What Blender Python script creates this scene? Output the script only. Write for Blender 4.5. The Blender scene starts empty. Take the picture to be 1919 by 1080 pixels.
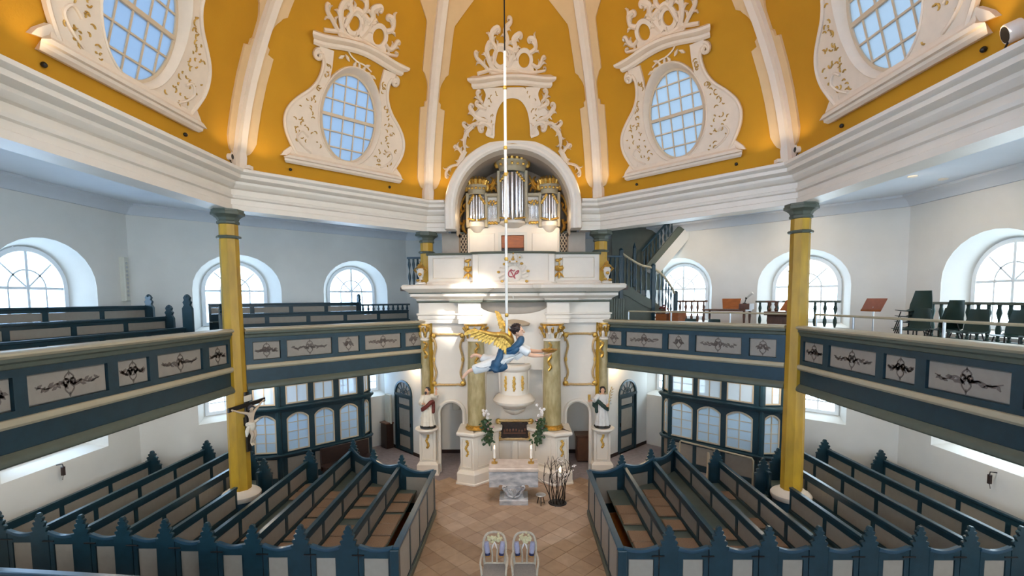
import bpy, bmesh, math, random
from mathutils import Vector, Matrix
from mathutils.geometry import tessellate_polygon
random.seed(7)
SC = bpy.context.scene
COL = SC.collection
pi = math.pi
sin, cos = math.sin, math.cos

EXPOSURE, SKY, DT, DF = 0.56, 8.5, 0.135, 0.6
UPL, ALT, ORG, PAS, NAV, AIS, GAL, UND, DOM = 12, 850, 16, 20, 520, 1200, 60, 26, 240
BEAM = 14000
# ------------------------------------------------------------------ camera
cam_d = bpy.data.cameras.new('camera')
cam_d.sensor_width = 36.0
cam_d.lens = 880.0 / 1919.0 * 36.0
cam_d.shift_x = 0.0013
cam_d.shift_y = (624.0 - 540.0) / 1919.0
cam_d.clip_start = 0.02
cam = bpy.data.objects.new('camera', cam_d)
COL.objects.link(cam)
cam.matrix_world = Matrix((
    (0.99982251, 0.00571301, 0.01795304, 0.163),
    (0.0174986, 0.07155176, -0.99728338, -8.29),
    (-0.00698206, 0.99742053, 0.07143909, 5.6),
    (0, 0, 0, 1)))
SC.camera = cam

# ------------------------------------------------------------------ sky and exposure
SC.view_settings.view_transform = 'Standard'
SC.view_settings.look = 'None'
SC.view_settings.gamma = 1.0
SC.view_settings.use_curve_mapping = False
SC.view_settings.exposure = EXPOSURE
SC.cycles.max_bounces = 10
SC.cycles.diffuse_bounces = 6
SC.cycles.glossy_bounces = 3
SC.cycles.transparent_max_bounces = 12
SC.cycles.sample_clamp_indirect = 6.0
SC.cycles.use_denoising = True
SC.cycles.caustics_reflective = False
SC.cycles.caustics_refractive = False
w = bpy.data.worlds.new('sky')
SC.world = w
w.use_nodes = True
nt = w.node_tree
bg = nt.nodes['Background']
tc = nt.nodes.new('ShaderNodeTexCoord')
nz = nt.nodes.new('ShaderNodeTexNoise'); nz.inputs['Scale'].default_value = 2.2; nz.inputs['Detail'].default_value = 4
rp = nt.nodes.new('ShaderNodeValToRGB')
rp.color_ramp.elements[0].position = 0.10; rp.color_ramp.elements[0].color = (0.33, 0.57, 0.95, 1)
rp.color_ramp.elements[1].position = 0.55; rp.color_ramp.elements[1].color = (0.74, 0.88, 1.0, 1)
nt.links.new(tc.outputs['Generated'], nz.inputs['Vector'])
sx_ = nt.nodes.new('ShaderNodeSeparateXYZ'); nt.links.new(tc.outputs['Generated'], sx_.inputs[0])
ma = nt.nodes.new('ShaderNodeMath'); ma.operation = 'MULTIPLY_ADD'; ma.inputs[1].default_value = 0.35      # cloudier towards the right
nt.links.new(sx_.outputs['X'], ma.inputs[0]); nt.links.new(nz.outputs['Fac'], ma.inputs[2])
nt.links.new(ma.outputs[0], rp.inputs['Fac'])
nt.links.new(rp.outputs['Color'], bg.inputs['Color'])
bg.inputs['Strength'].default_value = SKY

# lamps of the room: cornice up-lights along the ribs, altar and organ spots, gallery downlights; added fills and a sun-patch spot
def lamp(kind, name, loc, aim, power, col, size=1.0, blend=.5, soft=.06):
    d = bpy.data.lights.new(name, kind); d.energy = power; d.color = col; d.shadow_soft_size = soft
    if kind == 'SPOT': d.spot_size = size; d.spot_blend = blend
    o = bpy.data.objects.new(name, d); COL.objects.link(o); o.location = loc
    if aim: o.rotation_euler = (Vector(aim) - Vector(loc)).to_track_quat('-Z', 'Y').to_euler()
    return o
WARMC = (1.0, .76, .48)
for k_ in range(8):
    a_ = pi / 8 + k_ * pi / 4
    for q_ in (-.13, .13):
        lamp('SPOT', 'rib_uplight', (6.35 * cos(a_ + q_ * .35), 6.35 * sin(a_ + q_ * .35), 8.70), (5.2 * cos(a_ + q_), 5.2 * sin(a_ + q_), 13), UPL, WARMC, 2.2, .8)
for k_ in range(8):
    a_ = pi / 8 + k_ * pi / 4
    lamp('SPOT', 'dome_fill_spot', (6.1 * cos(a_), 6.1 * sin(a_), 8.85), (-3.2 * cos(a_), -3.2 * sin(a_), 13.2), DOM, (1.0, .82, .58), 1.5, .9)  # added fill across the dome to brighten its upper part
for s_ in (-1, 1):
    lamp('SPOT', 'altar_spot', (s_ * 6.1, -2.3, 8.8), (s_ * .8, 6.0, 3.0), ALT, (1.0, .80, .58), .75, .6)
    lamp('SPOT', 'organ_spot', (s_ * 1.25, 6.35, 8.0), (s_ * .75, 7.3, 7.3), ORG, WARMC, 2.0, .8)
    lamp('POINT', 'niche_lamp', (s_ * 1.45, 6.8, 8.2), None, ORG * .25, WARMC)
    lamp('POINT', 'passage_lamp', (s_ * 3.7, 7.75, 3.35), None, PAS, WARMC)
    lamp('SPOT', 'nave_fill_spot', (s_ * 1.6, -1.2, 14.6), (s_ * 2.8, 1.2, 0), NAV, (1.0, .80, .58), .95, .7, .15)  # added warm fill from the crown for the lower room, no fixture
lamp('SPOT', 'aisle_spot', (0, 2.6, 13.1), (0, 3.87, 0), AIS, (.72, .80, 1.0), .312, .06, .02)
for x_, y_ in ((8.3, 2.0), (8.3, -.9), (7.2, 4.9), (5.2, 6.9)):
    lamp('SPOT', 'gallery_downlight', (x_, y_, 8.12), (x_ * 1.25, y_ * 1.25, 5.0), GAL, (1.0, .80, .56), 2.6, 1.0)
for s_ in (-1, 1):
    for x_, y_ in ((8.6, 1.2), (8.6, -1.6), (7.2, 4.6)):
        lamp('POINT', 'under_gallery_fill', (s_ * x_, y_, 3.3), None, UND, (1.0, .88, .74), soft=.1)  # added unseen fill to brighten the walls below the galleries
lamp('SPOT', 'sun_patch_spot', (3.2, -3.0, 12.4), (-1.35, 6.0, 5.55), BEAM, (1.0, .96, .90), .14, 1.0, .02)  # added spot standing in for a sunbeam through a dome window
# ------------------------------------------------------------------ materials
def srgb(h):
    c = [int(h[i:i + 2], 16) / 255 for i in (0, 2, 4)]
    return tuple(x / 12.92 if x <= 0.04045 else ((x + 0.055) / 1.055) ** 2.4 for x in c)

def mat(name, col, rough=0.5, metal=0.0, scale=0.0, amount=0.25, bump=0.0, bscale=None, stretch=None, col2=None, detail=4, coat=0):
    m = bpy.data.materials.new(name)
    m.use_nodes = True
    t = m.node_tree
    b = t.nodes['Principled BSDF']
    c = srgb(col) if isinstance(col, str) else col
    b.inputs['Base Color'].default_value = (*c, 1)
    b.inputs['Roughness'].default_value = rough
    b.inputs['Metallic'].default_value = metal
    if coat: b.inputs['Coat Weight'].default_value = coat; b.inputs['Coat Roughness'].default_value = 0.15
    if scale:
        g = t.nodes.new('ShaderNodeNewGeometry')
        src = g.outputs['Position']
        if stretch:
            mp = t.nodes.new('ShaderNodeMapping'); mp.inputs['Scale'].default_value = stretch
            t.links.new(src, mp.inputs['Vector']); src = mp.outputs['Vector']
        n = t.nodes.new('ShaderNodeTexNoise'); n.inputs['Scale'].default_value = scale; n.inputs['Detail'].default_value = detail
        t.links.new(src, n.inputs['Vector'])
        r = t.nodes.new('ShaderNodeValToRGB')
        r.color_ramp.elements[0].position = 0.33; r.color_ramp.elements[1].position = 0.67
        c2 = srgb(col2) if isinstance(col2, str) else (col2 or tuple(x * (1 - amount) for x in c))
        r.color_ramp.elements[0].color = (*c2, 1); r.color_ramp.elements[1].color = (*c, 1)
        t.links.new(n.outputs['Fac'], r.inputs['Fac'])
        t.links.new(r.outputs['Color'], b.inputs['Base Color'])
        if bump:
            n2 = n
            if bscale:
                n2 = t.nodes.new('ShaderNodeTexNoise'); n2.inputs['Scale'].default_value = bscale; n2.inputs['Detail'].default_value = 4
                t.links.new(src, n2.inputs['Vector'])
            bp = t.nodes.new('ShaderNodeBump'); bp.inputs['Strength'].default_value = bump; bp.inputs['Distance'].default_value = 0.02
            t.links.new(n2.outputs['Fac'], bp.inputs['Height']); t.links.new(bp.outputs['Normal'], b.inputs['Normal'])
    return m

def glass(name, tint, gloss=0.06):
    m = bpy.data.materials.new(name); m.use_nodes = True
    t = m.node_tree; t.nodes.clear()
    o = t.nodes.new('ShaderNodeOutputMaterial'); a = t.nodes.new('ShaderNodeBsdfTransparent'); g = t.nodes.new('ShaderNodeBsdfGlossy'); x = t.nodes.new('ShaderNodeMixShader')
    a.inputs['Color'].default_value = (*tint, 1); g.inputs['Roughness'].default_value = 0.08; x.inputs['Fac'].default_value = gloss
    t.links.new(a.outputs[0], x.inputs[1]); t.links.new(g.outputs[0], x.inputs[2]); t.links.new(x.outputs[0], o.inputs['Surface'])
    return m

def frosted(name, tint, thru=0.5, tcol=(0.8, 0.88, 0.95)):
    m = bpy.data.materials.new(name); m.use_nodes = True
    t = m.node_tree; t.nodes.clear()
    o = t.nodes.new('ShaderNodeOutputMaterial'); a = t.nodes.new('ShaderNodeBsdfTransparent'); g = t.nodes.new('ShaderNodeBsdfTranslucent'); x = t.nodes.new('ShaderNodeMixShader')
    d = t.nodes.new('ShaderNodeBsdfDiffuse'); d.inputs['Color'].default_value = (*tcol, 1); y = t.nodes.new('ShaderNodeMixShader'); y.inputs['Fac'].default_value = 0.35
    a.inputs['Color'].default_value = (*tint, 1); g.inputs['Color'].default_value = (*tcol, 1); x.inputs['Fac'].default_value = thru
    t.links.new(g.outputs[0], y.inputs[1]); t.links.new(d.outputs[0], y.inputs[2])
    t.links.new(a.outputs[0], x.inputs[1]); t.links.new(y.outputs[0], x.inputs[2]); t.links.new(x.outputs[0], o.inputs['Surface'])
    return m

def glare_white(name):  # translucency puts the windows' glare into the bars
    m = bpy.data.materials.new(name); m.use_nodes = True
    t = m.node_tree; t.nodes.clear()
    o = t.nodes.new('ShaderNodeOutputMaterial'); a = t.nodes.new('ShaderNodeBsdfDiffuse'); g = t.nodes.new('ShaderNodeBsdfTranslucent'); x = t.nodes.new('ShaderNodeMixShader')
    a.inputs['Color'].default_value = (.85, .86, .86, 1); g.inputs['Color'].default_value = (.85, .88, .9, 1); x.inputs['Fac'].default_value = .10
    t.links.new(a.outputs[0], x.inputs[1]); t.links.new(g.outputs[0], x.inputs[2]); t.links.new(x.outputs[0], o.inputs['Surface'])
    return m

def emis(name, col, strength):
    m = bpy.data.materials.new(name); m.use_nodes = True
    b = m.node_tree.nodes['Principled BSDF']
    b.inputs['Base Color'].default_value = (*col, 1); b.inputs['Emission Color'].default_value = (*col, 1); b.inputs['Emission Strength'].default_value = strength
    return m

M = dict(
    winbar=glare_white('window_bar_glare'),
    wall=mat('white_plaster', 'e4e1da', 0.85, scale=1.5, amount=0.05, bump=0.08, bscale=40),
    ceil=mat('ceiling_plaster', 'd7dbe0', 0.85, scale=1.2, amount=0.04),
    stucco=mat('stucco_white', 'e2d2bd', 0.75, scale=6, amount=0.05, bump=0.05, bscale=60),
    rib=mat('rib_white', 'e2d3c0', 0.8, scale=4, amount=0.04),
    band=mat('rib_band_cream', 'd8b98c', 0.8, scale=4, amount=0.05),
    mustard=mat('mustard_limewash', 'c08a12', 0.85, scale=1.3, amount=0.10, bump=0.08, bscale=30),
    blue=mat('dark_blue_paint', '1d3a45', 0.3, scale=7, amount=0.22, bump=0.05, bscale=50),
    bluel=mat('blue_paint_lighter', '2c4a5c', 0.28, scale=7, amount=0.15),
    teal=mat('grey_green_paint', '5a6053', 0.45, scale=6, amount=0.12),
    grey=mat('grey_panel_paint', '9a9185', 0.5, scale=9, amount=0.07),
    cream=mat('cream_paint', 'b4a88c', 0.45, scale=8, amount=0.06),
    white=mat('white_lacquer', 'e6ddcf', 0.45, scale=3, amount=0.04),
    whitew=mat('white_bars', 'd8d4c8', 0.5),
    beige=mat('beige_frame', 'cbb79a', 0.5),
    gold=mat('gilding', (0.80, 0.47, 0.10), 0.32, 0.75, scale=18, amount=0.45, bump=0.25, bscale=45),
    goldp=mat('gold_paint', (0.62, 0.37, 0.08), 0.45, 0.25, scale=25, amount=0.4),
    marbley=mat('yellow_marbling', 'c79c2c', 0.38, scale=5, amount=0.3, col2='a98428', stretch=(1, 1, .25)),
    marbleg=mat('olive_marbling', 'b6a67c', 0.35, scale=9, col2='98895a', stretch=(1, 1, .35)),
    marble=mat('grey_marble', 'c9c8c8', 0.4, scale=4, col2='8f9297', bump=0.1, bscale=20, detail=8, stretch=(1, 1, 2.2)),
    marblet=mat('pink_marble_top', 'cdbfb2', 0.35, scale=4, col2='b3a294', detail=8),
    tin=mat('tin_pipe', (0.74, 0.74, 0.76), 0.22, 0.9, scale=12, amount=0.15),
    steel=mat('brushed_steel', (0.6, 0.6, 0.6), 0.35, 0.9, scale=12, amount=0.1),
    iron=mat('dark_iron', '2a2624', 0.45, 0.6, scale=14, amount=0.3),
    brass=mat('brass', (0.68, 0.42, 0.12), 0.28, 0.9, scale=14, amount=0.25),
    black=mat('black_paint', '15130f', 0.4, scale=12, amount=0.3),
    darkwood=mat('dark_wood', '33201a', 0.45, scale=6, amount=0.4, stretch=(1, 1, 6)),
    wood=mat('orange_wood', 'b0622a', 0.4, scale=5, amount=0.3, stretch=(1, 1, 5)),
    wood2=mat('brown_wood', '6d4630', 0.45, scale=5, amount=0.3, stretch=(1, 6, 1)),
    plank=mat('floorboards_orange', 'a8682c', 0.5, scale=5, amount=0.3, stretch=(6, 1, 1)),
    cushion=mat('brown_woven_cloth', '917861', 0.95, scale=60, amount=0.25, bump=0.4),
    seat=mat('seat_grey_green', '55605a', 0.45, scale=6, amount=0.15),
    skin=mat('painted_skin', 'e2b08f', 0.5, scale=10, amount=0.1),
    skinpale=mat('pale_carved_skin', 'd9c3a8', 0.5, scale=10, amount=0.12),
    robe=mat('pale_blue_robe', 'dad8d3', 0.6, scale=7, amount=0.15),
    robew=mat('cream_robe', 'e3dac8', 0.6, scale=7, amount=0.12),
    sash=mat('dark_blue_drape', '24506e', 0.5, scale=8, amount=0.35),
    red=mat('oxblood_cloth', '6e2a22', 0.6, scale=8, amount=0.3),
    greenc=mat('dark_green_cloth', '1e3a33', 0.6, scale=8, amount=0.3),
    hair=mat('dark_hair', '2c1b1a', 0.55, scale=30, amount=0.4, bump=0.4),
    greyhair=mat('grey_hair', '4d4a50', 0.6, scale=30, amount=0.4, bump=0.4),
    tile=mat('sandstone_tile', 'a68a70', 0.55, scale=5, amount=0.16, bump=0.06, bscale=40),
    tile2=mat('sandstone_tile_b', '9c8068', 0.55, scale=5, amount=0.16, bump=0.06, bscale=40),
    tile3=mat('sandstone_tile_c', 'ae937a', 0.55, scale=5, amount=0.16, bump=0.06, bscale=40),
    grout=mat('floor_stone_daylit', '958a8c', 0.8, scale=8, amount=0.2),  # stone tinted lavender, daylight by the doors put into its colour
    paintorn=mat('grisaille_paint', '6a5f58', 0.7),
    chairp=mat('aged_white_paint', 'c4b7a4', 0.5, scale=20, amount=0.2),
    seatc=mat('grey_seat_cloth', '8d857f', 0.9, scale=40, amount=0.15),
    lilac=mat('lilac_cloth', 'a19fb6', 0.8, scale=30, amount=0.15),
    navy=mat('navy_cloth', '20264a', 0.8),
    chairg=mat('dark_green_plastic', '17332e', 0.4, scale=6, amount=0.1),
    leaf=mat('leaf_green', '33502c', 0.5, scale=14, amount=0.4),
    petal=mat('white_petal', 'e8e2de', 0.6),
    pink=mat('pink_petal', 'c79aa0', 0.6),
    creamflower=mat('cream_flower', 'd9cfa6', 0.7, scale=40, amount=0.2),
    wax=mat('candle_wax', 'eee7dc', 0.5),
    framegold=mat('frame_gilt_cream', 'cfae78', 0.4, 0.2, scale=20, amount=0.2),
    deskwood=mat('red_brown_desk', 'b06a52', 0.45, scale=6, amount=0.15),
    recess=mat('beige_with_recess_shade', 'b5a898', 0.6, scale=4, amount=0.08),
    paper=mat('dark_painting', '3a2518', 0.5, scale=9, col2='120c08', amount=0.5),
    glass=glass('clear_glass', (0.93, 0.96, 0.97)),
    glassb=frosted('partition_glass', (0.66, 0.8, 0.92), 0.62, (.84, .92, .98)),
    glassc=frosted('partition_glass_pale', (0.92, 0.95, 0.97), 0.75, (.92, .95, .97)),
    dglass=frosted('frosted_dome_glass', (DT * .86, DT * .95, DT), DF, (.42, .47, .52)),
    flame=emis('candle_flame', (1.0, 0.62, 0.28), 14),
    lampface=emis('lamp_face', (1.0, 0.85, 0.62), 6),
    carpet=mat('dark_floor_under_gallery', '5a4a44', 0.6, scale=3, amount=0.2),
    radiator=mat('radiator_white', 'd6d2c4', 0.4),
    redpaint=mat('red_paint', 'a8343c', 0.5),
)

# ------------------------------------------------------------------ geometry builder
class G:
    def __init__(s): s.v = []; s.f = []
    def add(s, vs, fs):
        n = len(s.v); s.v += [tuple(p) for p in vs]; s.f += [tuple(i + n for i in f) for f in fs]; return s
    def box(s, a0, a1, d0, d1, b0, b1, f=None):
        f = f or (lambda a, d, b: (a, d, b))
        p = [f(a, d, b) for a, d, b in ((a0, d0, b0), (a1, d0, b0), (a1, d1, b0), (a0, d1, b0), (a0, d0, b1), (a1, d0, b1), (a1, d1, b1), (a0, d1, b1))]
        return s.add(p, [(0, 3, 2, 1), (4, 5, 6, 7), (0, 1, 5, 4), (1, 2, 6, 5), (2, 3, 7, 6), (3, 0, 4, 7)])
    def cbox(s, a0, a1, d0, d1, b0, b1, c, f=None):      # box with the edges of its d0 face chamfered by c
        f = f or (lambda a, d, b: (a, d, b))
        sg = 1 if d1 > d0 else -1
        P = [(a0, d1, b0), (a1, d1, b0), (a1, d1, b1), (a0, d1, b1), (a0, d0 + sg * c, b0), (a1, d0 + sg * c, b0), (a1, d0 + sg * c, b1), (a0, d0 + sg * c, b1),
             (a0 + c, d0, b0 + c), (a1 - c, d0, b0 + c), (a1 - c, d0, b1 - c), (a0 + c, d0, b1 - c)]
        F = [(0, 1, 2, 3), (8, 9, 10, 11)]
        for i in range(4):
            j = (i + 1) % 4
            F += [(i, j, 4 + j, 4 + i), (4 + i, 4 + j, 8 + j, 8 + i)]
        return s.add([f(*p) for p in P], F)
    def prism(s, poly, d0, d1, f=None, holes=()):
        f = f or (lambda a, d, b: (a, d, b))
        loops = [list(poly)] + [list(h) for h in holes]
        flat = [p for l in loops for p in l]; n = len(flat)
        tris = tessellate_polygon([[Vector((p[0], p[1], 0)) for p in l] for l in loops])
        vs = [f(p[0], d0, p[1]) for p in flat] + [f(p[0], d1, p[1]) for p in flat]
        fs = [t for t in tris] + [tuple(i + n for i in reversed(t)) for t in tris]
        k = 0
        for l in loops:
            m = len(l)
            for i in range(m): fs.append((k + i, k + (i + 1) % m, n + k + (i + 1) % m, n + k + i))
            k += m
        return s.add(vs, fs)
    def tube(s, path, r, n=8, cap=True, flat=1.0, closed=False):
        P = [Vector(p) for p in path]; m = len(P)
        R = r if isinstance(r, (list, tuple)) else [r] * m
        rings = []; up = None
        for i in range(m):
            if closed: t = P[(i + 1) % m] - P[i - 1]
            else: t = P[min(i + 1, m - 1)] - P[max(i - 1, 0)]
            t = t.normalized() if t.length > 1e-9 else Vector((0, 0, 1))
            if up is None: up = Vector((0, 0, 1)) if abs(t.z) < 0.9 else Vector((0, 1, 0))
            a = t.cross(up)
            if a.length < 1e-6: a = t.orthogonal()
            a.normalize(); b = a.cross(t).normalized(); up = b
            rings.append([P[i] + (a * cos(2 * pi * k / n) + b * sin(2 * pi * k / n) * flat) * R[i] for k in range(n)])
        vs = [p for q in rings for p in q]; fs = []
        for i in range(m if closed else m - 1):
            for k in range(n):
                j = (i + 1) % m
                fs.append((i * n + k, i * n + (k + 1) % n, j * n + (k + 1) % n, j * n + k))
        if cap and not closed: fs += [tuple(range(n - 1, -1, -1)), tuple((m - 1) * n + k for k in range(n))]
        return s.add(vs, fs)
    def lathe(s, prof, n=16, c=(0, 0, 0), a0=0, a1=2 * pi, sx=1, sy=1, rot=0):
        full = abs(a1 - a0 - 2 * pi) < 1e-6; m = n if full else n + 1
        vs = [(c[0] + sx * r * cos(rot + a0 + (a1 - a0) * k / n), c[1] + sy * r * sin(rot + a0 + (a1 - a0) * k / n), c[2] + z) for r, z in prof for k in range(m)]
        fs = [(i * m + k, i * m + (k + 1) % m, (i + 1) * m + (k + 1) % m, (i + 1) * m + k) for i in range(len(prof) - 1) for k in range(n)]
        if full:
            if prof[0][0] > 1e-4: fs.append(tuple(range(m - 1, -1, -1)))
            if prof[-1][0] > 1e-4: fs.append(tuple((len(prof) - 1) * m + k for k in range(m)))
        else:
            fs += [tuple(i * m for i in range(len(prof))), tuple(i * m + n for i in reversed(range(len(prof))))]
        return s.add(vs, fs)
    def blob(s, c, r, n=10, m=7, R=None):
        r = r if isinstance(r, (tuple, list)) else (r, r, r)
        vs = []
        for i in range(m + 1):
            th = pi * i / m
            for k in range(n):
                p = Vector((r[0] * sin(th) * cos(2 * pi * k / n), r[1] * sin(th) * sin(2 * pi * k / n), r[2] * cos(th)))
                if R: p = R @ p
                vs.append((c[0] + p.x, c[1] + p.y, c[2] + p.z))
        return s.add(vs, [(i * n + k, (i + 1) * n + k, (i + 1) * n + (k + 1) % n, i * n + (k + 1) % n) for i in range(m) for k in range(n)])
    def stroke(s, path, wid, f, d0, d1, ridge=0.0):      # ribbon plate along a 2-d path (a, b); d1 the front
        m = len(path); W = wid if isinstance(wid, (list, tuple)) else [wid] * m
        L, Rr, C = [], [], []
        for i, p in enumerate(path):
            q0, q1 = path[max(i - 1, 0)], path[min(i + 1, m - 1)]
            tx, ty = q1[0] - q0[0], q1[1] - q0[1]; l = math.hypot(tx, ty) or 1
            nx, ny = -ty / l * W[i], tx / l * W[i]
            L.append((p[0] + nx, p[1] + ny)); Rr.append((p[0] - nx, p[1] - ny)); C.append(p)
        vs = []
        for i in range(m):
            vs += [f(L[i][0], d0, L[i][1]), f(L[i][0], d1, L[i][1]), f(C[i][0], d1 + (d1 - d0) * ridge, C[i][1]), f(Rr[i][0], d1, Rr[i][1]), f(Rr[i][0], d0, Rr[i][1])]
        fs = []
        for i in range(m - 1):
            for k in range(5):
                fs.append((i * 5 + k, i * 5 + (k + 1) % 5, (i + 1) * 5 + (k + 1) % 5, (i + 1) * 5 + k))
        fs += [(4, 3, 2, 1, 0), tuple((m - 1) * 5 + k for k in range(5))]
        return s.add(vs, fs)

MESH_CACHE = {}
def mesh_of(name, g, m, smooth=35):
    me = bpy.data.meshes.new(name)
    me.from_pydata(g.v, [], g.f)
    bm = bmesh.new(); bm.from_mesh(me)
    bmesh.ops.recalc_face_normals(bm, faces=bm.faces)
    bm.to_mesh(me); bm.free()
    if smooth:
        me.polygons.foreach_set('use_smooth', [True] * len(me.polygons))
        me.set_sharp_from_angle(angle=math.radians(smooth))
    if m: me.materials.append(M[m] if isinstance(m, str) else m)
    return me

def obj(name, g, m, parent=None, smooth=35, local=False):
    me = g if isinstance(g, bpy.types.Mesh) else mesh_of(name, g, m, smooth)
    o = bpy.data.objects.new(name, me); COL.objects.link(o)
    if parent is not None:
        o.parent = parent
        if not local and parent.parent is None: o.location = -Vector(parent.location)
    if name.startswith(('gilded', 'painted', 'scroll', 'glazing', 'panel_moulding')) and name != 'gilded_frame': o['kind'] = 'stuff'
    return o

def tag(o, label=None, cat=None, group=None, kind=None):
    if label: o['label'] = label
    if cat: o['category'] = cat
    if group: o['group'] = group
    if kind: o['kind'] = kind
    return o

def thing(name, label, cat, loc=(0, 0, 0), rz=0, group=None):
    o = bpy.data.objects.new(name, None); COL.objects.link(o)
    o.empty_display_size = 0.1
    o.location = loc; o.rotation_euler = (0, 0, rz)
    return tag(o, label, cat, group)

def struct(name, g, m, parent=None, smooth=35):
    o = obj(name, g, m, parent, smooth)
    if parent is None: o['kind'] = 'structure'
    return o

def struct_root(name, loc=(0, 0, 0)):
    o = bpy.data.objects.new(name, None); COL.objects.link(o); o.location = loc; o.empty_display_size = 0.1
    o['kind'] = 'structure'; return o

def dup(root, loc, rz=0, label=None, group=None):
    r = root.copy(); COL.objects.link(r); r.location = loc; r.rotation_euler = (0, 0, rz)
    if label: r['label'] = label
    if group: r['group'] = group
    for ch in list(root.children):
        c = ch.copy(); COL.objects.link(c); c.parent = r
        for gch in list(ch.children):
            d = gch.copy(); COL.objects.link(d); d.parent = c
    return r

# ------------------------------------------------------------------ the octagon
T8 = math.tan(pi / 8); C8 = cos(pi / 8)
AP_IN, AP_OUT = 6.64, 10.35
ANG = dict(B=90, BL=135, BR=135, L=180, R=180, N=270, NL=225, NR=225)
def face(name):
    th = math.radians(ANG[name]); nx, ny = round(cos(th), 9), round(sin(th), 9); sx = -1 if name in ('BR', 'R', 'NR') else 1
    return lambda t, d, z: (sx * (nx * d + ny * t), ny * d - nx * t, z)
PZ = [8.55, 9.0, 9.5, 10, 10.5, 11, 11.5, 12, 12.6, 13.2, 13.9, 14.5, 14.9, 15.1]
PR = [6.87, 6.8, 6.68, 6.53, 6.34, 6.10, 5.82, 5.5, 5.05, 4.55, 3.8, 2.8, 1.6, 0.03]
def lerp_tab(z, A, B):
    if z <= A[0]: return B[0]
    for i in range(len(A) - 1):
        if z <= A[i + 1]: return B[i] + (B[i + 1] - B[i]) * (z - A[i]) / (A[i + 1] - A[i])
    return B[-1]
def ap(z): return C8 * lerp_tab(z, PZ, PR)
def dome(name):
    f = face(name)
    def g(t, off, z):
        s = (ap(z + .15) - ap(z - .15)) / .3; k = math.hypot(1, s)
        return f(t, ap(z) - off / k, z + off * s / k)
    return g

def arc(cx, cy, rx, ry, a0, a1, n):
    return [(cx + rx * cos(a0 + (a1 - a0) * i / n), cy + ry * sin(a0 + (a1 - a0) * i / n)) for i in range(n + 1)]

# floor --------------------------------------------------------------
octo = lambda A: [(A * sx, A * T8 * sy) if k == 0 else (A * T8 * sx, A * sy) for k, sx, sy in ((0, 1, -1), (0, 1, 1), (1, 1, 1), (1, -1, 1), (0, -1, 1), (0, -1, -1), (1, -1, -1), (1, 1, -1))]
fl = G(); fl.prism([(x, y) for x, y in octo(AP_OUT + .6)], -0.3, 0.0, lambda a, d, b: (a, b, d))
floor = struct('floor', fl, 'grout')
tiles = [mesh_of('tile', G().cbox(-.203, .203, 0.0, .016, -.203, .203, .004, lambda a, d, b: (a, b, .018 - d)), k, None) for k in ('tile', 'tile2', 'tile3')]
r45 = pi / 4; cnt = 0
for i in range(-30, 31):
    for j in range(-30, 31):
        x = (i * .414 * cos(r45) - j * .414 * sin(r45)); y = 2.6 + (i * .414 * sin(r45) + j * .414 * cos(r45))
        if abs(x) < 2.25 and -1.3 < y < 5.9 or (2.25 <= abs(x) < 3.4 and 4.3 < y < 6.0):
            o = bpy.data.objects.new('tile', random.choice(tiles)); COL.objects.link(o); o.parent = floor
            o.location = (x, y, random.uniform(-.001, .001)); o.rotation_euler = (0, 0, r45); cnt += 1
# ------------------------------------------------------------------ walls and their windows
HW = AP_OUT * T8
UP = dict(BL=(-1.65, 2.2), BR=(-1.86, 2.05), L=(2.05, -2.05), R=(2.05, -2.05), NL=(-1.95, 1.95), NR=(-1.95, 1.95), N=(-1.95, 1.95), B=())
def arched(c, hw, z0, zs, zc, n=14):
    return [(c - hw, z0), (c + hw, z0)] + arc(c, zs, hw, zc - zs, 0, pi, n)
U_OUT, U_IN = (1.23, 4.72, 5.95, 7.03), (0.92, 4.85, 5.92, 6.84)
L_OUT, L_IN = (1.25, 1.93, 2.7, 3.36), (0.98, 2.08, 2.7, 3.22)
names = dict(B='wall_back', BL='wall_back_left', BR='wall_back_right', L='wall_left', R='wall_right', N='wall_front', NL='wall_front_left', NR='wall_front_right')
WD = 0.5
for k, nm in names.items():
    f = face(k); g = G()
    outs = [(c, U_OUT, U_IN) for c in UP[k]] + [(c, L_OUT, L_IN) for c in UP[k]]
    holes = [arched(c, *o) for c, o, i in outs]
    g.prism([(-HW - .02, -.05), (HW + .02, -.05), (HW + .02, 8.4), (-HW - .02, 8.4)], AP_OUT, AP_OUT + .06, f, holes)
    for c, o, i in outs:                       # splayed reveals
        A, B_ = arched(c, *o), arched(c, *i); m = len(A)
        g.add([f(p[0], AP_OUT + .01, p[1]) for p in A] + [f(p[0], AP_OUT + WD, p[1]) for p in B_], [(q, (q + 1) % m, m + (q + 1) % m, m + q) for q in range(m)])
    struct(nm, g, 'wall')

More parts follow.
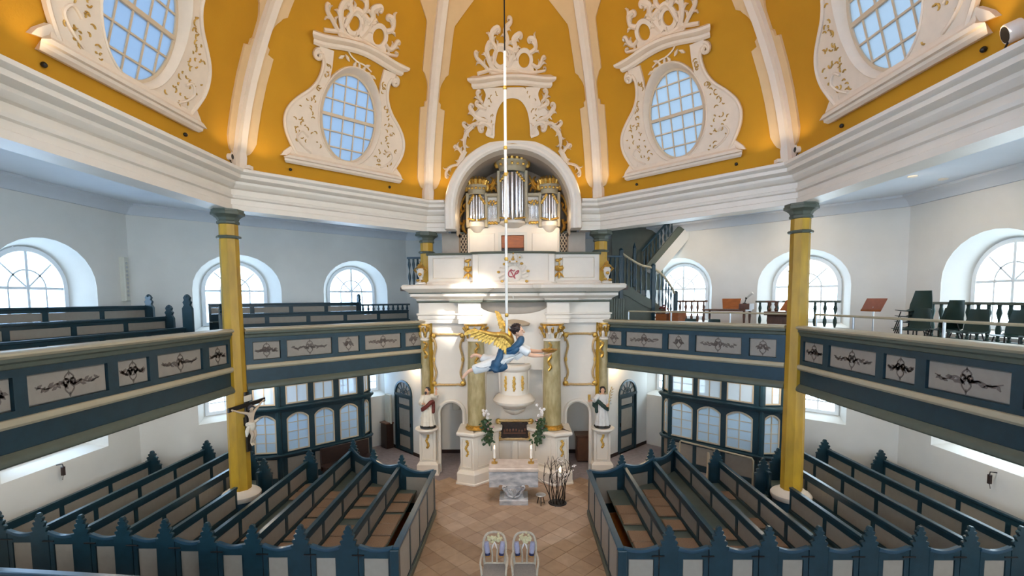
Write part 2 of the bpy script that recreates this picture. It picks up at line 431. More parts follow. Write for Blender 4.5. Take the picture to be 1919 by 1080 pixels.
WIN = [0]
def wall_window(k, c, lower=False):
    """arched window with a moulded frame, a fanlight and small panes"""
    WIN[0] += 1
    f = face(k); hw, z0, zs, zc = L_IN if lower else U_IN
    d = AP_OUT + WD - .04
    r = struct_root('window_%d' % WIN[0], f(c, d, z0))
    g = G(); A = arched(c, hw, z0, zs, zc, 20); B_ = arched(c, hw - .1, z0 + .1, zs, zc - .1, 20)
    g.prism(A, d - .03, d + .06, f, [B_])
    obj('window_frame', g, 'winbar', r)
    hw -= .1; z0 += .1; zc -= .1
    g = G(); b = .018
    g.box(c - .03, c + .03, d - .02, d + .04, z0, zc, f); g.box(c - hw, c + hw, d - .015, d + .035, zs - .03, zs + .03, f)
    for s in (-1, 1): g.box(c + s * hw * .5 - b, c + s * hw * .5 + b, d - .01, d + .03, z0, zs, f)
    zm = (z0 + zs) / 2
    if lower: g.box(c - hw, c + hw, d - .01, d + .03, zm - b, zm + b, f)
    for a in (pi / 4, 3 * pi / 4): g.stroke([(c + .06 * cos(a), zs + .06 * sin(a)), (c + hw * .97 * cos(a), zs + (zc - zs) * .97 * sin(a))], b, f, d + .03, d - .01)
    g.stroke(arc(c, zs, hw * .5, (zc - zs) * .5, 0, pi, 14), b, f, d + .03, d - .01)
    obj('glazing_bar', g, 'winbar', r)
    cells = []
    xs = [-hw, -hw * .5, 0, hw * .5, hw]
    rows = [(z0, zm), (zm, zs)] if lower else [(z0, zs)]
    for i in range(4):
        for q0, q1 in rows: cells.append([(c + xs[i], q0), (c + xs[i + 1], q0), (c + xs[i + 1], q1), (c + xs[i], q1)])
    for i in range(4):
        a0, a1 = i * pi / 4, (i + 1) * pi / 4
        cells.append(arc(c, zs, hw, zc - zs, a0, a1, 5) + arc(c, zs, hw * .5, (zc - zs) * .5, a1, a0, 5))
    for a0, a1 in ((0, pi / 2), (pi / 2, pi)): cells.append([(c, zs)] + arc(c, zs, hw * .5, (zc - zs) * .5, a0, a1, 6))
    for P in cells:
        obj('pane', G().prism(P, d + .008, d + .016, f), 'glass', r, None)
for k in ('L', 'BL', 'BR', 'R'):
    for c in UP[k]: wall_window(k, c); wall_window(k, c, True)

# ceiling over the aisles, cove at the walls
g = G()
for k in names:
    f = face(k); a0, a1 = 6.55, AP_OUT + .05
    for l0, r0, l1, r1, c0 in ([(-a0 * T8, a0 * T8, -a1 * T8, a1 * T8, a0)] if k != 'B' else [(-a0 * T8, -1.8, -a1 * T8, -1.8, a0), (1.8, a0 * T8, 1.8, a1 * T8, a0), (-1.8, 1.8, -1.8, 1.8, 8.35)]):
        g.add([f(l0, c0, 8.2), f(r0, c0, 8.2), f(r1, a1, 8.2), f(l1, a1, 8.2), f(l0, c0, 8.3), f(r0, c0, 8.3), f(r1, a1, 8.3), f(l1, a1, 8.3)],
              [(0, 1, 2, 3), (7, 6, 5, 4), (0, 4, 5, 1), (1, 5, 6, 2), (2, 6, 7, 3), (3, 7, 4, 0)])
struct('ceiling', g, 'ceil')

def ring(prof, faces, m, name, spans=None, closed=True):
    g = G()
    for k in faces:
        f = face(k)
        for sp in (spans or {}).get(k, [None]):
            A = [(-d * T8 if sp is None or sp[0] is None else sp[0], d, z) for d, z in prof]
            B_ = [(d * T8 if sp is None or sp[1] is None else sp[1], d, z) for d, z in prof]
            n = len(prof)
            g.add([f(*p) for p in A] + [f(*p) for p in B_], [(i, (i + 1) % n, n + (i + 1) % n, n + i) for i in range(n)] + [tuple(range(n)), tuple(range(2 * n - 1, n - 1, -1))])
    return g
cove = [(AP_OUT, 8.2), (AP_OUT - .34, 8.2), (AP_OUT - .34, 8.14), (AP_OUT - .2, 8.1), (AP_OUT - .1, 8.0), (AP_OUT - .06, 7.93), (AP_OUT, 7.93)]
struct('trim_2', ring(cove, names, None, ''), 'ceil')
# main cornice under the dome, broken by the organ arch at the back
corn = [(6.95, 8.64), (6.95, 7.72), (6.48, 7.72), (6.48, 7.84), (6.52, 7.86), (6.52, 7.98), (6.46, 8.0), (6.44, 8.06), (6.5, 8.08), (6.5, 8.2), (6.42, 8.22), (6.36, 8.27), (6.34, 8.30),
        (6.34, 8.36), (6.24, 8.38), (6.18, 8.41), (6.18, 8.49), (6.14, 8.50), (6.09, 8.54), (6.08, 8.60), (6.12, 8.62), (6.3, 8.64)]
struct('trim_1', ring(corn, names, None, '', {'B': [(None, -2.08), (2.08, None)]}), 'white', smooth=25)

# ------------------------------------------------------------------ dome
def in_ell(t, z, t0, a, b): return ((t - t0) / a) ** 2 + ((z - 10.3) / b) ** 2 < 1
DW = dict(BL=0.0, BR=0.0, L=-0.35, R=-0.35, NL=0.0, NR=0.0, N=0.0)
g = G()
for k in names:
    fine = k in ('L', 'BL', 'BR', 'R'); D = dome(k); nx = 96 if fine else 32
    zz = [8.5 + .12 * i for i in range(6)] + ([9.22 + .045 * i for i in range(50)] if fine else [9.22 + .12 * i for i in range(19)]) + [11.5 + .12 * i for i in range(30)] + [15.1]
    for i in range(len(zz) - 1):
        for j in range(nx):
            u0, u1 = -1 + 2 * j / nx, -1 + 2 * (j + 1) / nx
            q = [(ap(zz[i]) * T8 * u0, zz[i]), (ap(zz[i]) * T8 * u1, zz[i]), (ap(zz[i + 1]) * T8 * u1, zz[i + 1]), (ap(zz[i + 1]) * T8 * u0, zz[i + 1])]
            if k == 'B':
                if any(abs(t) < 1.8 and (z < 8.33 or (z - 8.33) ** 2 + t * t < 1.8 ** 2) for t, z in q): continue
            elif any(in_ell(t, z, DW[k], .78, 1.06) for t, z in q): continue
            g.add([D(t, 0, z) for t, z in q], [(0, 1, 2, 3)])
dome_o = struct('ceiling_dome', g, 'mustard', smooth=20)

def band_w(z):      # half width of a rib's cream side bands, with the lambrequin notches
    if z < 8.95: return .20
    if z < 9.28: return .20 + .20 * math.sqrt((z - 8.95) / .33)
    if z < 11.08: return .39
    if z < 11.2: return .26
    if z < 11.5: return .20
    if z < 11.75: return .20 + .12 * ((z - 11.5) / .25) ** 2
    if z < 11.8: return .32
    if z < 12.75: return .40
    return .40 + .9 * (z - 12.75)
def rib_strip(k, side, w_of, off, z0, z1, n=60):
    D = dome(k); g = G(); rows = []
    for i in range(n + 1):
        z = z0 + (z1 - z0) * i / n; c = ap(z) * T8
        w = min(w_of(z), c)
        rows.append([D(side * (c + .03), off, z), D(side * (c - w), off, z), D(side * (c - w), -.01, z)])
    for i in range(n):
        a, b = rows[i], rows[i + 1]
        g.add([a[0], a[1], a[2], b[0], b[1], b[2]], [(0, 1, 4, 3), (1, 2, 5, 4)])
    g.add(rows[0], [(0, 1, 2)])
    return g
for ka, sa, kb, sb in (('BL', -1, 'L', 1), ('BL', 1, 'B', -1), ('B', 1, 'BR', 1), ('BR', -1, 'R', 1)):
    c = G(); b = G()
    for k, s in ((ka, sa), (kb, sb)):
        for src, dst, in ((rib_strip(k, s, band_w, .045, 8.95, 14.4, 110), b), (rib_strip(k, s, lambda z: .175 if z > 8.9 else .2, .13, 8.6, 14.6), c)):
            dst.add(src.v, src.f)
    r = obj('rib', c, 'rib', dome_o, 25); obj('rib_band', b, 'band', r, 25)

def clip(poly, a, b, c0, z0):       # clip a cell to a convex ellipse
    E = arc(c0, z0, a, b, 0, 2 * pi, 36)[:-1]; out = poly
    for i in range(len(E)):
        p, q = E[i], E[(i + 1) % len(E)]; inp, out = out, []
        side = lambda r: (q[0] - p[0]) * (r[1] - p[1]) - (q[1] - p[1]) * (r[0] - p[0])
        for j in range(len(inp)):
            s, e = inp[j - 1], inp[j]; a_, b_ = side(s), side(e)
            if a_ * b_ < 0:
                u = a_ / (a_ - b_); out.append((s[0] + (e[0] - s[0]) * u, s[1] + (e[1] - s[1]) * u))
            if b_ >= 0: out.append(e)
        if not out: return []
    return out

def sub(path, step=.09):
    out = []
    for i in range(len(path) - 1):
        (a, b), (c, d) = path[i], path[i + 1]; n = max(1, int(math.hypot(c - a, d - b) / step))
        out += [(a + (c - a) * j / n, b + (d - b) * j / n) for j in range(n)]
    return out + [path[-1]]

def smoothp(P, n=5):       # catmull-rom through points
    out = []
    for i in range(len(P) - 1):
        p0, p1, p2, p3 = P[max(i - 1, 0)], P[i], P[i + 1], P[min(i + 2, len(P) - 1)]
        for j in range(n):
            t = j / n
            out.append(tuple(.5 * (2 * b + (c - a) * t + (2 * a - 5 * b + 4 * c - d) * t * t + (-a + 3 * b - 3 * c + d) * t ** 3) for a, b, c, d in zip(p0, p1, p2, p3)))
    return out + [tuple(P[-1])]

def curl(x, y, a, r, turns, sgn, n=16):      # a spiral end: starts at (x,y) heading a, coils inward
    out = []; cx, cy = x - r * sin(a) * sgn, y + r * cos(a) * sgn
    a0 = math.atan2(y - cy, x - cx)
    for i in range(n + 1):
        q = i / n; rr = r * (1 - .75 * q)
        out.append((cx + rr * cos(a0 + sgn * turns * 2 * pi * q), cy + rr * sin(a0 + sgn * turns * 2 * pi * q)))
    return out
def taper(n, w0, w1, wm=None):
    return [w0 + (w1 - w0) * i / (n - 1) if wm is None else (w0 + (wm - w0) * 2 * i / (n - 1) if i < n / 2 else wm + (w1 - wm) * (2 * i / (n - 1) - 1)) for i in range(n)]

def flame(g, f, pts, w0, w1, d, ccw=1, coil=.07, turns=.8):
    P = smoothp(pts, 6)
    a = math.atan2(P[-1][1] - P[-2][1], P[-1][0] - P[-2][0])
    if coil: P = P + curl(P[-1][0], P[-1][1], a, coil, turns, ccw, 12)[1:]
    n = len(P); w0 *= .78; w1 *= .72; wm = max(w0, w1) * 1.15
    g.stroke(P, taper(n, w0, w1 * .6, wm), f, -.02, d, .5)
    for j, q in enumerate((.28, .5, .72)):          # leaf barbs along the scroll
        i = max(1, min(n - 2, int(q * len(pts) * 6 * .8))); sg = 1 if (j + len(pts)) % 2 else -1
        tx, ty = P[i + 1][0] - P[i - 1][0], P[i + 1][1] - P[i - 1][1]; l = math.hypot(tx, ty) or 1; tx, ty = tx / l, ty / l
        bx, by = P[i][0] - ty * wm * sg * .6, P[i][1] + tx * wm * sg * .6; L_ = .085
        g.stroke([(bx, by), (bx + (tx * .6 - ty * sg * .6) * L_, by + (ty * .6 + tx * sg * .6) * L_), (bx + (tx * .5 - ty * sg * 1.2) * L_ * 1.1, by + (ty * .5 + tx * sg * 1.2) * L_ * 1.1)], [wm * .55, wm * .45, .004], f, -.02, d * .9, .4)

def ringplate(g, f, x, z, r0, r1, d):
    g.prism(arc(x, z, r1, r1, 0, 2 * pi, 20)[:-1], -.02, d, lambda a, dd, b: f(a, dd, b), [arc(x, z, r0, r0, 0, 2 * pi, 20)[:-1]])

def crest(f, z0, s=1.0, mir=1):
    """open-work rocaille crest of C-scrolls and rings above a cornice; coordinates relative to (0, z0)"""
    F_ = lambda a, d, b: f(mir * a * s, d, z0 + b * s)
    g = G(); d = .06
    g.prism([(-.62, .02), (.62, .02), (.60, .12), (.5, .2), (.42, .1), (.2, .12), (.1, .3), (.12, .44), (-.02, .5), (-.1, .38), (-.14, .14), (-.4, .12), (-.55, .22), (-.62, .14)], -.02, d, F_)
    ringplate(g, F_, -.30, .33, .13, .22, d); ringplate(g, F_, .34, .28, .15, .245, d)
    flame(g, F_, [(-.95, .02), (-.75, .06), (-.55, .1), (-.3, .06), (0, .1), (.3, .04), (.6, .03), (.9, .06)], .05, .03, d, 1, .05)
    flame(g, F_, [(-.62, .08), (-.78, .22), (-.93, .33), (-.98, .42)], .05, .03, d, -1, .04)
    flame(g, F_, [(-.5, .1), (-.62, .3), (-.66, .48), (-.6, .62)], .07, .04, d, -1, .06)
    flame(g, F_, [(-.4, .5), (-.52, .66), (-.5, .82), (-.38, .9)], .07, .035, d, -1, .06)
    flame(g, F_, [(-.2, .5), (-.1, .66), (-.16, .86), (-.02, .98)], .06, .03, d, 1, .07)
    flame(g, F_, [(.02, .4), (.1, .55), (.06, .68), (.2, .78)], .07, .03, d, -1, .06)
    flame(g, F_, [(.5, .42), (.64, .5), (.62, .66), (.5, .7)], .06, .03, d, 1, .05)
    flame(g, F_, [(.55, .2), (.7, .14), (.8, .2), (.84, .32)], .05, .025, d, -1, .05)
    flame(g, F_, [(-.1, .15), (0, .3), (.06, .4)], .09, .07, d, 1, 0)
    flame(g, F_, [(-.5, .2), (-.35, .55), (-.1, .52), (.1, .45), (.2, .5)], .06, .05, d, 1, 0)
    return g

def dome_window(k, t0, label_n):
    D0 = dome(k); D = lambda t, o, z: D0(t + t0, o, z)
    f0 = face(k)
    r = struct_root('window_%d' % label_n, f0(t0, 6.3, 9.0))
    a, b, zc = .74, 1.03, 10.3
    z_lo, z_hi = 9.2, 11.4; d_lo, d_hi = ap(z_lo) + .08, ap(z_hi) + .26
    fl = lambda t, d, z: f0(t + t0, d_lo + (d_hi - d_lo) * (z - z_lo) / (z_hi - z_lo) + d, z)     # flat tilted plane of the glass
    # reveal from the plate to the glass
    n = 48; E0, E1 = arc(0, zc, .85, 1.125, 0, 2 * pi, n)[:-1], arc(0, zc, a, b, 0, 2 * pi, n)[:-1]
    E2 = arc(0, zc, .77, 1.05, 0, 2 * pi, n)[:-1]
    g = G(); rr = [[D(t, -.02, z) for t, z in E0], [D(t, .085, z) for t, z in E0], [D(t, .10, z) for t, z in arc(0, zc, .83, 1.11, 0, 2 * pi, n)[:-1]], [D(t, .07, z) for t, z in arc(0, zc, .80, 1.08, 0, 2 * pi, n)[:-1]],
              [D(t, .0, z) for t, z in E2], [fl(t, 0, z) for t, z in E1], [fl(t, .05, z) for t, z in E1]]
    vs = [p for q in rr for p in q]; m = n
    g.add(vs, [(i * m + j, i * m + (j + 1) % m, (i + 1) * m + (j + 1) % m, (i + 1) * m + j) for i in range(len(rr) - 1) for j in range(m)])
    obj('window_reveal', g, 'stucco', r)
    g = G(); g.prism(arc(0, zc, a + .01, b + .01, 0, 2 * pi, n)[:-1], -.03, .04, fl, [arc(0, zc, a - .045, b - .045, 0, 2 * pi, n)[:-1]])
    obj('window_frame', g, 'beige', r)
    g = G(); a -= .03; b -= .03
    xs = [-.46, -.155, .155, .46]; zs = [zc - .72, zc - .36, zc + .36, zc + .72]; w_ = .014
    for x in xs: h = b * math.sqrt(1 - (x / a) ** 2); g.box(x - w_, x + w_, -.02, .02, zc - h, zc + h, fl)
    for z in zs: h = a * math.sqrt(1 - ((z - zc) / b) ** 2); g.box(-h, h, -.025, .02, z - w_, z + w_, fl)
    g.box(-a, a, -.04, .03, zc - .035, zc + .035, fl)
    obj('glazing_bar', g, 'beige', r)
    X = [-a] + xs + [a]; Zs = [zc - b] + zs[:2] + [zc] + zs[2:] + [zc + b]
    for i in range(len(X) - 1):
        for j in range(len(Zs) - 1):
            P = clip([(X[i], Zs[j]), (X[i + 1], Zs[j]), (X[i + 1], Zs[j + 1]), (X[i], Zs[j + 1])], a, b, 0, zc)
            if len(P) > 2: obj('pane', G().prism(P, .0, .006, fl), 'dglass', r, None)
    # stucco surround: vase-shaped plate with an opening under the cornice
    hr = smoothp([(1.30, 9.22), (1.46, 9.48), (1.57, 9.72), (1.60, 9.98), (1.52, 10.22), (1.32, 10.46), (1.10, 10.66), (.95, 10.86), (.87, 11.08), (.86, 11.3), (.92, 11.42)], 4)
    inner = [(.66, 11.52), (.64, 11.25), (.66, 10.98)]
    ea = math.atan2((10.98 - zc) / 1.11, .66 / .84)
    ell = arc(0, zc, .84, 1.11, ea, -pi - ea, 30)
    poly = hr + [(1.0, 11.46), (1.0, 11.56), (.66, 11.56)] + sub(inner) + ell + sub([(-t, z) for t, z in reversed(inner)]) + [(-.66, 11.56), (-1.0, 11.56), (-1.0, 11.46)] + [(-t, z) for t, z in reversed(hr)]
    poly += [(-1.0 + .2 * i, 9.22) for i in range(1, 10)]
    plate = obj('stucco_surround', G().prism(poly, -.03, .07, D), 'stucco', r, 30)
    g = G()
    for sg in (-1, 1):
        P = [(sg * t, z) for t, z in hr]
        g.stroke(P, .035, D, .03, .1, .3)
        g.stroke(curl(sg * .92, 11.36, pi / 2 if sg > 0 else pi / 2, .09, 1.3, -sg), .03, D, .03, .13, .3)
        g.stroke(curl(sg * 1.0, 11.5, 0 if sg > 0 else pi, .11, 1.2, -sg), .035, D, .03, .13, .3)
        g.stroke(smoothp([(sg * .95, 9.3), (sg * 1.15, 9.42), (sg * 1.3, 9.6), (sg * 1.2, 9.75), (sg * 1.05, 9.66)], 5), .02, D, .06, .1, .4)
    obj('scroll_edge', g, 'stucco', plate)
    # cornice on top and sill moulding below
    g = G(); N = 24
    cz = lambda t: 11.60 + .12 * max(0, cos(pi * t / 2.0)) ** 1.5 * (1 if abs(t) < 1 else 0)
    prof = [(-.02, -.06), (.08, -.05), (.12, .0), (.12, .05), (.20, .09), (.24, .13), (.24, .18), (-.02, .2)]
    rows = []
    for i in range(N + 1):
        t = -1.12 + 2.24 * i / N
        rows.append([D(t * (1 + .62 * max(0, o - .04)), o, cz(t) + h) for o, h in prof])
    m = len(prof); vs = [p for q in rows for p in q]
    g.add(vs, [(i * m + j, i * m + (j + 1) % m, (i + 1) * m + (j + 1) % m, (i + 1) * m + j) for i in range(N) for j in range(m)] + [tuple(range(m)), tuple(N * m + j for j in reversed(range(m)))])
    obj('stucco_cornice', g, 'stucco', r, 25)
    g = G(); prof = [(-.02, 8.98), (.10, 8.97), (.15, 9.02), (.15, 9.07), (.20, 9.09), (.20, 9.15), (.12, 9.2), (.08, 9.28), (-.02, 9.28)]
    A = [[D(s * (1.52 + .8 * max(o - .05, 0) + (.0 if z < 9.15 else -.12)), o, z) for o, z in prof] for s in (-1, 1)]
    m = len(prof); g.add(A[0] + A[1], [(j, (j + 1) % m, m + (j + 1) % m, m + j) for j in range(m)] + [tuple(range(m)), tuple(range(2 * m - 1, m - 1, -1))])
    for s in (-1, 1): g.prism([(s * 1.2, 9.2), (s * 1.66, 9.12), (s * 1.6, 9.22), (s * 1.45, 9.36), (s * 1.2, 9.36)], -.02, .08, D)
    obj('stucco_sill', g, 'stucco', r, 25)
    mir = -1 if k in ('BR', 'R') else 1
    obj('stucco_crest', crest(D, 11.84, 1.0, 1), 'stucco', r)
    # hanging leaf branch in the opening and gilded relief flecks
    g = G()
    g.stroke(smoothp([(-.35, 11.72), (-.25, 11.6), (-.05, 11.52), (.15, 11.5), (.35, 11.42)], 5), .015, D, -.01, .05)
    for t, z, an in ((-.45, 11.50, .6), (-.3, 11.52, 2.4), (-.1, 11.44, 1.2), (.02, 11.45, 1.9), (.15, 11.42, 1.2), (.3, 11.36, -.4), (.42, 11.33, -.3), (.22, 11.5, .5)):
        g.stroke([(t - .07 * cos(an), z - .07 * sin(an)), (t, z), (t + .08 * cos(an), z + .08 * sin(an))], [.01, .035, .005], D, -.01, .05, .3)
    obj('stucco_branch', g, 'stucco', r)
    rnd = random.Random(label_n); g = G()
    for sg in (-1, 1):
        for q in range(46):
            z = rnd.uniform(9.3, 11.3); lim = lerp_tab(z, [9.3, 9.7, 10, 10.3, 10.6, 11.0, 11.4], [1.25, 1.46, 1.5, 1.38, 1.06, .8, .8])
            e = .93 * math.sqrt(max(0, 1 - ((z - zc) / 1.2) ** 2)) if abs(z - zc) < 1.2 else .3
            e = max(e, .70 if z > 10.9 else 0) if z > 10.5 else e
            if lim - e < .08: continue
            t = sg * rnd.uniform(e + .03, lim - .05); an = rnd.uniform(0, 2 * pi); l = rnd.uniform(.02, .06)
            g.stroke(arc(t, z, l, l, an, an + 2.2, 4), [.006, .013, .013, .01, .004], D, .05, .085, .3)
    o = obj('gilded_relief', g, 'goldp', plate); o['kind'] = 'stuff'
for i, k in enumerate(('L', 'BL', 'BR', 'R')): dome_window(k, DW[k], 20 + i)

# gate-shaped stucco over the organ arch
D = dome('B'); r = struct_root('trim_3', face('B')(0, 6.2, 10.3))
half = smoothp([(.55, 10.33), (.78, 10.42), (.72, 10.62), (.78, 10.85), (1.0, 10.86), (1.15, 10.78), (1.02, 10.98), (.86, 11.12), (.78, 11.26), (.74, 11.4), (.82, 11.54)], 4)
poly = half + sub([(-t, z) for t, z in reversed(half)]) + smoothp([(-.52, 10.4), (-.50, 10.7), (-.42, 11.02), (-.24, 11.24), (0, 11.3), (.24, 11.24), (.42, 11.02), (.50, 10.7), (.52, 10.4)], 4)
plate = obj('stucco_gate', G().prism(poly, -.03, .07, D), 'stucco', r, 30)
g = G(); prof = [(-.02, -.10), (.08, -.08), (.12, -.02), (.12, .04), (.20, .08), (.24, .12), (.24, .17), (-.02, .2)]
rows = []; N = 20
for i in range(N + 1):
    t = -1.06 + 2.12 * i / N; h0 = 11.60 + (.07 * cos(pi * t / 1.6) if abs(t) < .8 else 0)
    rows.append([D(t * (1 + .75 * max(0, o - .04)), o, h0 + h) for o, h in prof])
m = len(prof); g.add([p for q in rows for p in q], [(i * m + j, i * m + (j + 1) % m, (i + 1) * m + (j + 1) % m, (i + 1) * m + j) for i in range(N) for j in range(m)] + [tuple(range(m)), tuple(N * m + j for j in reversed(range(m)))])
obj('stucco_cornice', g, 'stucco', r, 25)
obj('stucco_crest', crest(D, 11.82, 1.0, 1), 'stucco', r)
g = G()
for sg in (-1, 1):
    Dm = (lambda sg: lambda a, d, b: D(sg * a, d, b))(sg); d = .07
    flame(g, Dm, [(.62, 10.42), (.62, 10.6), (.8, 10.72), (.95, 10.66), (.95, 10.55)], .07, .04, d, -1, .06)
    flame(g, Dm, [(.72, 10.75), (.98, 10.84), (1.12, 10.96), (1.2, 11.08)], .07, .035, d, 1, .07)
    flame(g, Dm, [(.74, 11.05), (.88, 11.1), (1.0, 11.16)], .06, .03, d, 1, .05)
    flame(g, Dm, [(.84, 11.2), (.94, 11.3), (.98, 11.42)], .05, .03, d, 1, .06)
    flame(g, Dm, [(.82, 10.62), (1.1, 10.7), (1.3, 10.6), (1.42, 10.68)], .05, .03, d, 1, .05)
    flame(g, Dm, [(1.15, 10.64), (1.36, 10.46), (1.42, 10.2), (1.40, 9.98)], .06, .045, d, -1, 0)
    flame(g, Dm, [(1.5, 9.95), (1.58, 10.06), (1.66, 10.14)], .05, .03, d, -1, .05)
    flame(g, Dm, [(1.40, 10.02), (1.52, 9.84), (1.60, 9.68), (1.76, 9.62)], .08, .05, d, 1, 0)
    flame(g, Dm, [(1.72, 9.64), (1.9, 9.58), (2.0, 9.46), (2.02, 9.32)], .045, .025, d, -1, .04)
obj('scroll_edge', g, 'stucco', plate)
rnd = random.Random(5); g = G()
for q in range(26):
    sg = rnd.choice((-1, 1)); z = rnd.uniform(10.5, 11.5); t = sg * (lerp_tab(z, [10.4, 10.8, 11.2, 11.5], [.56, .55, .5, .3]) + rnd.uniform(.02, .2)); an = rnd.uniform(0, 6.3)
    g.stroke(arc(t, z, .04, .04, an, an + 2.0, 3), [.006, .012, .01, .004], D, .05, .085, .3)
o = obj('gilded_relief', g, 'goldp', plate); o['kind'] = 'stuff'

# organ arch: archivolt and barrel niche
zc = 8.33; B = face('B')
def horseshoe(r, zb, n=28): return [(r, zb)] + arc(0, zc, r, r, 0, pi, n) + [(-r, zb)]
g = G(); O = horseshoe(2.06, 7.72); I = horseshoe(1.74, 7.72)
lay = [(2.06, 6.55), (2.06, 6.02), (2.02, 5.95), (1.92, 5.93), (1.86, 5.97), (1.80, 5.97), (1.74, 6.03), (1.74, 6.5)]
rows = [[B(t, d, z) for t, z in horseshoe(rr, 7.72)] for rr, d in lay]; m = len(rows[0])
g.add([p for q in rows for p in q], [(i * m + j, i * m + j + 1, ((i + 1) % len(rows)) * m + j + 1, ((i + 1) % len(rows)) * m + j) for i in range(len(rows)) for j in range(m - 1)])
for e in (0, m - 1): g.add([q[e] for q in rows], [tuple(range(len(rows)))])
struct('trim_4', g, 'white', smooth=30)
g = G(); I = horseshoe(1.76, 7.6, 24); m = len(I)
g.add([B(t, 6.4, z) for t, z in I] + [B(t, 8.35, z) for t, z in I], [(j, j + 1, m + j + 1, m + j) for j in range(m - 1)])
g.prism([(-2.2, 5.9), (2.2, 5.9), (2.2, 10.4), (-2.2, 10.4)], 8.3, 8.4, B)
for s in (-1, 1): g.box(s * 1.76, s * 2.3, 6.95, 8.4, 5.95, 7.72, B)
struct('wall_organ_niche', g, 'recess')

# ------------------------------------------------------------------ galleries
g = G()
for k in ('L', 'R', 'BL', 'BR', 'B', 'NL', 'NR'):
    f = face(k); a0, a1 = 6.72, AP_OUT + .02
    z0, z1 = (3.55, 4.0) if k != 'B' else (3.75, 4.0)
    g.add([f(-a0 * T8, a0, z0), f(a0 * T8, a0, z0), f(a1 * T8, a1, z0), f(-a1 * T8, a1, z0), f(-a0 * T8, a0, z1), f(a0 * T8, a0, z1), f(a1 * T8, a1, z1), f(-a1 * T8, a1, z1)],
          [(0, 1, 2, 3), (7, 6, 5, 4), (0, 4, 5, 1), (1, 5, 6, 2), (2, 6, 7, 3), (3, 7, 4, 0)])
struct('floor_gallery', g, 'wall')

def ornament(g, f, cx, cz, w, h, d, rnd):
    L = lambda a, dd, b: f(cx + a, dd, cz + b)
    s = h / .44
    for sg in (-1, 1):
        g.stroke(smoothp([(0, -.16 * s), (sg * .07 * s, -.07 * s), (sg * .02 * s, .03 * s), (sg * .07 * s, .1 * s), (0, .17 * s)], 5), [.010] * 7 + [.020] * 7 + [.010] * 7, L, d + .002, d - .003)
        g.stroke(curl(sg * .04 * s, -.02 * s, 0 if sg > 0 else pi, .06 * s, 1.1, sg, 10), .015, L, d + .002, d - .003)
        if w > h * 1.4:
            e = w * .40
            P = smoothp([(sg * .06, -.02), (sg * e * .35, .035 * rnd.uniform(.5, 1.3)), (sg * e * .65, -.02), (sg * e, .03)], 6)
            g.stroke(P, taper(len(P), .02, .006), L, d + .002, d - .003)
        for q in range(8 if w > h * 1.4 else 4):
            e = w * .40 * (q + 1) / 9; an = rnd.uniform(-1, 1); l = .05
            if w <= h * 1.4: e = .05 + .025 * q; 
            zc_ = rnd.uniform(-.04, .04)
            g.stroke([(sg * e - l * cos(an), zc_ - l * sin(an)), (sg * e, zc_), (sg * e + l * cos(an), zc_ + l * sin(an))], [.006, .026, .004], L, d + .002, d - .003)
    for sg in (-1, 1): g.stroke([(0, sg * .12 * s), (.0, sg * .165 * s), (0, sg * .2 * s)], [.004, .016, .002], L, d + .002, d - .003)

def parapet(k, t0, t1, spans, label):
    f = face(k); rt = thing('gallery_parapet', label, 'parapet', f((t0 + t1) / 2, 6.7, 3.43), 0, 'gallery parapets')
    rnd = random.Random(len(label)); 
    g = G(); holes = [[(a, 4.15), (b, 4.15), (b, 4.60), (a, 4.60)] for a, b in spans]
    g.prism([(t0, 3.93), (t1, 3.93), (t1, 4.78), (t0, 4.78)], 6.60, 6.70, f, holes)
    g.box(t0, t1, 6.70, 6.74, 3.93, 4.8, f); g.box(t0, t1, 6.62, 6.74, 3.56, 3.94, f)
    obj('frame_board', g, 'blue', rt)
    for a, b in spans:
        p = obj('panel', G().cbox(a + .002, b - .002, 6.635, 6.69, 4.152, 4.598, .02, f), 'grey', rt)
        o = G(); ornament(o, f, (a + b) / 2, 4.375, b - a, .45, 6.634, rnd); obj('painted_ornament', o, 'paintorn', p)
    def mould(prof):
        A = [f(t0, d, z) for d, z in prof]; B_ = [f(t1, d, z) for d, z in prof]; n = len(prof)
        return G().add(A + B_, [(i, (i + 1) % n, n + (i + 1) % n, n + i) for i in range(n)] + [tuple(range(n)), tuple(range(2 * n - 1, n - 1, -1))])
    obj('handrail', mould([(6.86, 4.86), (6.86, 4.93), (6.82, 4.95), (6.54, 4.95), (6.49, 4.93), (6.48, 4.90), (6.52, 4.86)]), 'cream', rt)
    obj('rail_moulding', mould([(6.76, 4.86), (6.54, 4.86), (6.53, 4.81), (6.57, 4.78), (6.58, 4.72), (6.61, 4.70), (6.76, 4.70)]), 'teal', rt)
    obj('band_moulding', mould([(6.63, 4.06), (6.56, 4.05), (6.54, 4.02), (6.54, 3.97), (6.57, 3.93), (6.63, 3.92)]), 'cream', rt)
    obj('base_moulding', mould([(6.74, 3.60), (6.60, 3.60), (6.58, 3.57), (6.55, 3.55), (6.53, 3.50), (6.53, 3.46), (6.56, 3.43), (6.74, 3.43)]), 'teal', rt)
parapet('L', -2.75, 2.53, [(-2.62, -2.2), (-2.02, -.75), (-.55, .12), (.32, 1.57), (1.78, 2.45)], 'blue panelled gallery front at left, in front of the left gallery pews')
parapet('BL', -2.53, 2.62, [(-2.36, -1.72), (-1.57, -.39), (-.22, .40), (.57, 1.75), (1.9, 2.5)], 'blue panelled gallery front between left yellow column and altar wall')
parapet('BR', -2.53, 2.62, [(-2.34, -1.72), (-1.54, -.35), (-.17, .45), (.61, 1.81), (1.96, 2.52)], 'blue panelled gallery front between altar wall and right yellow column')
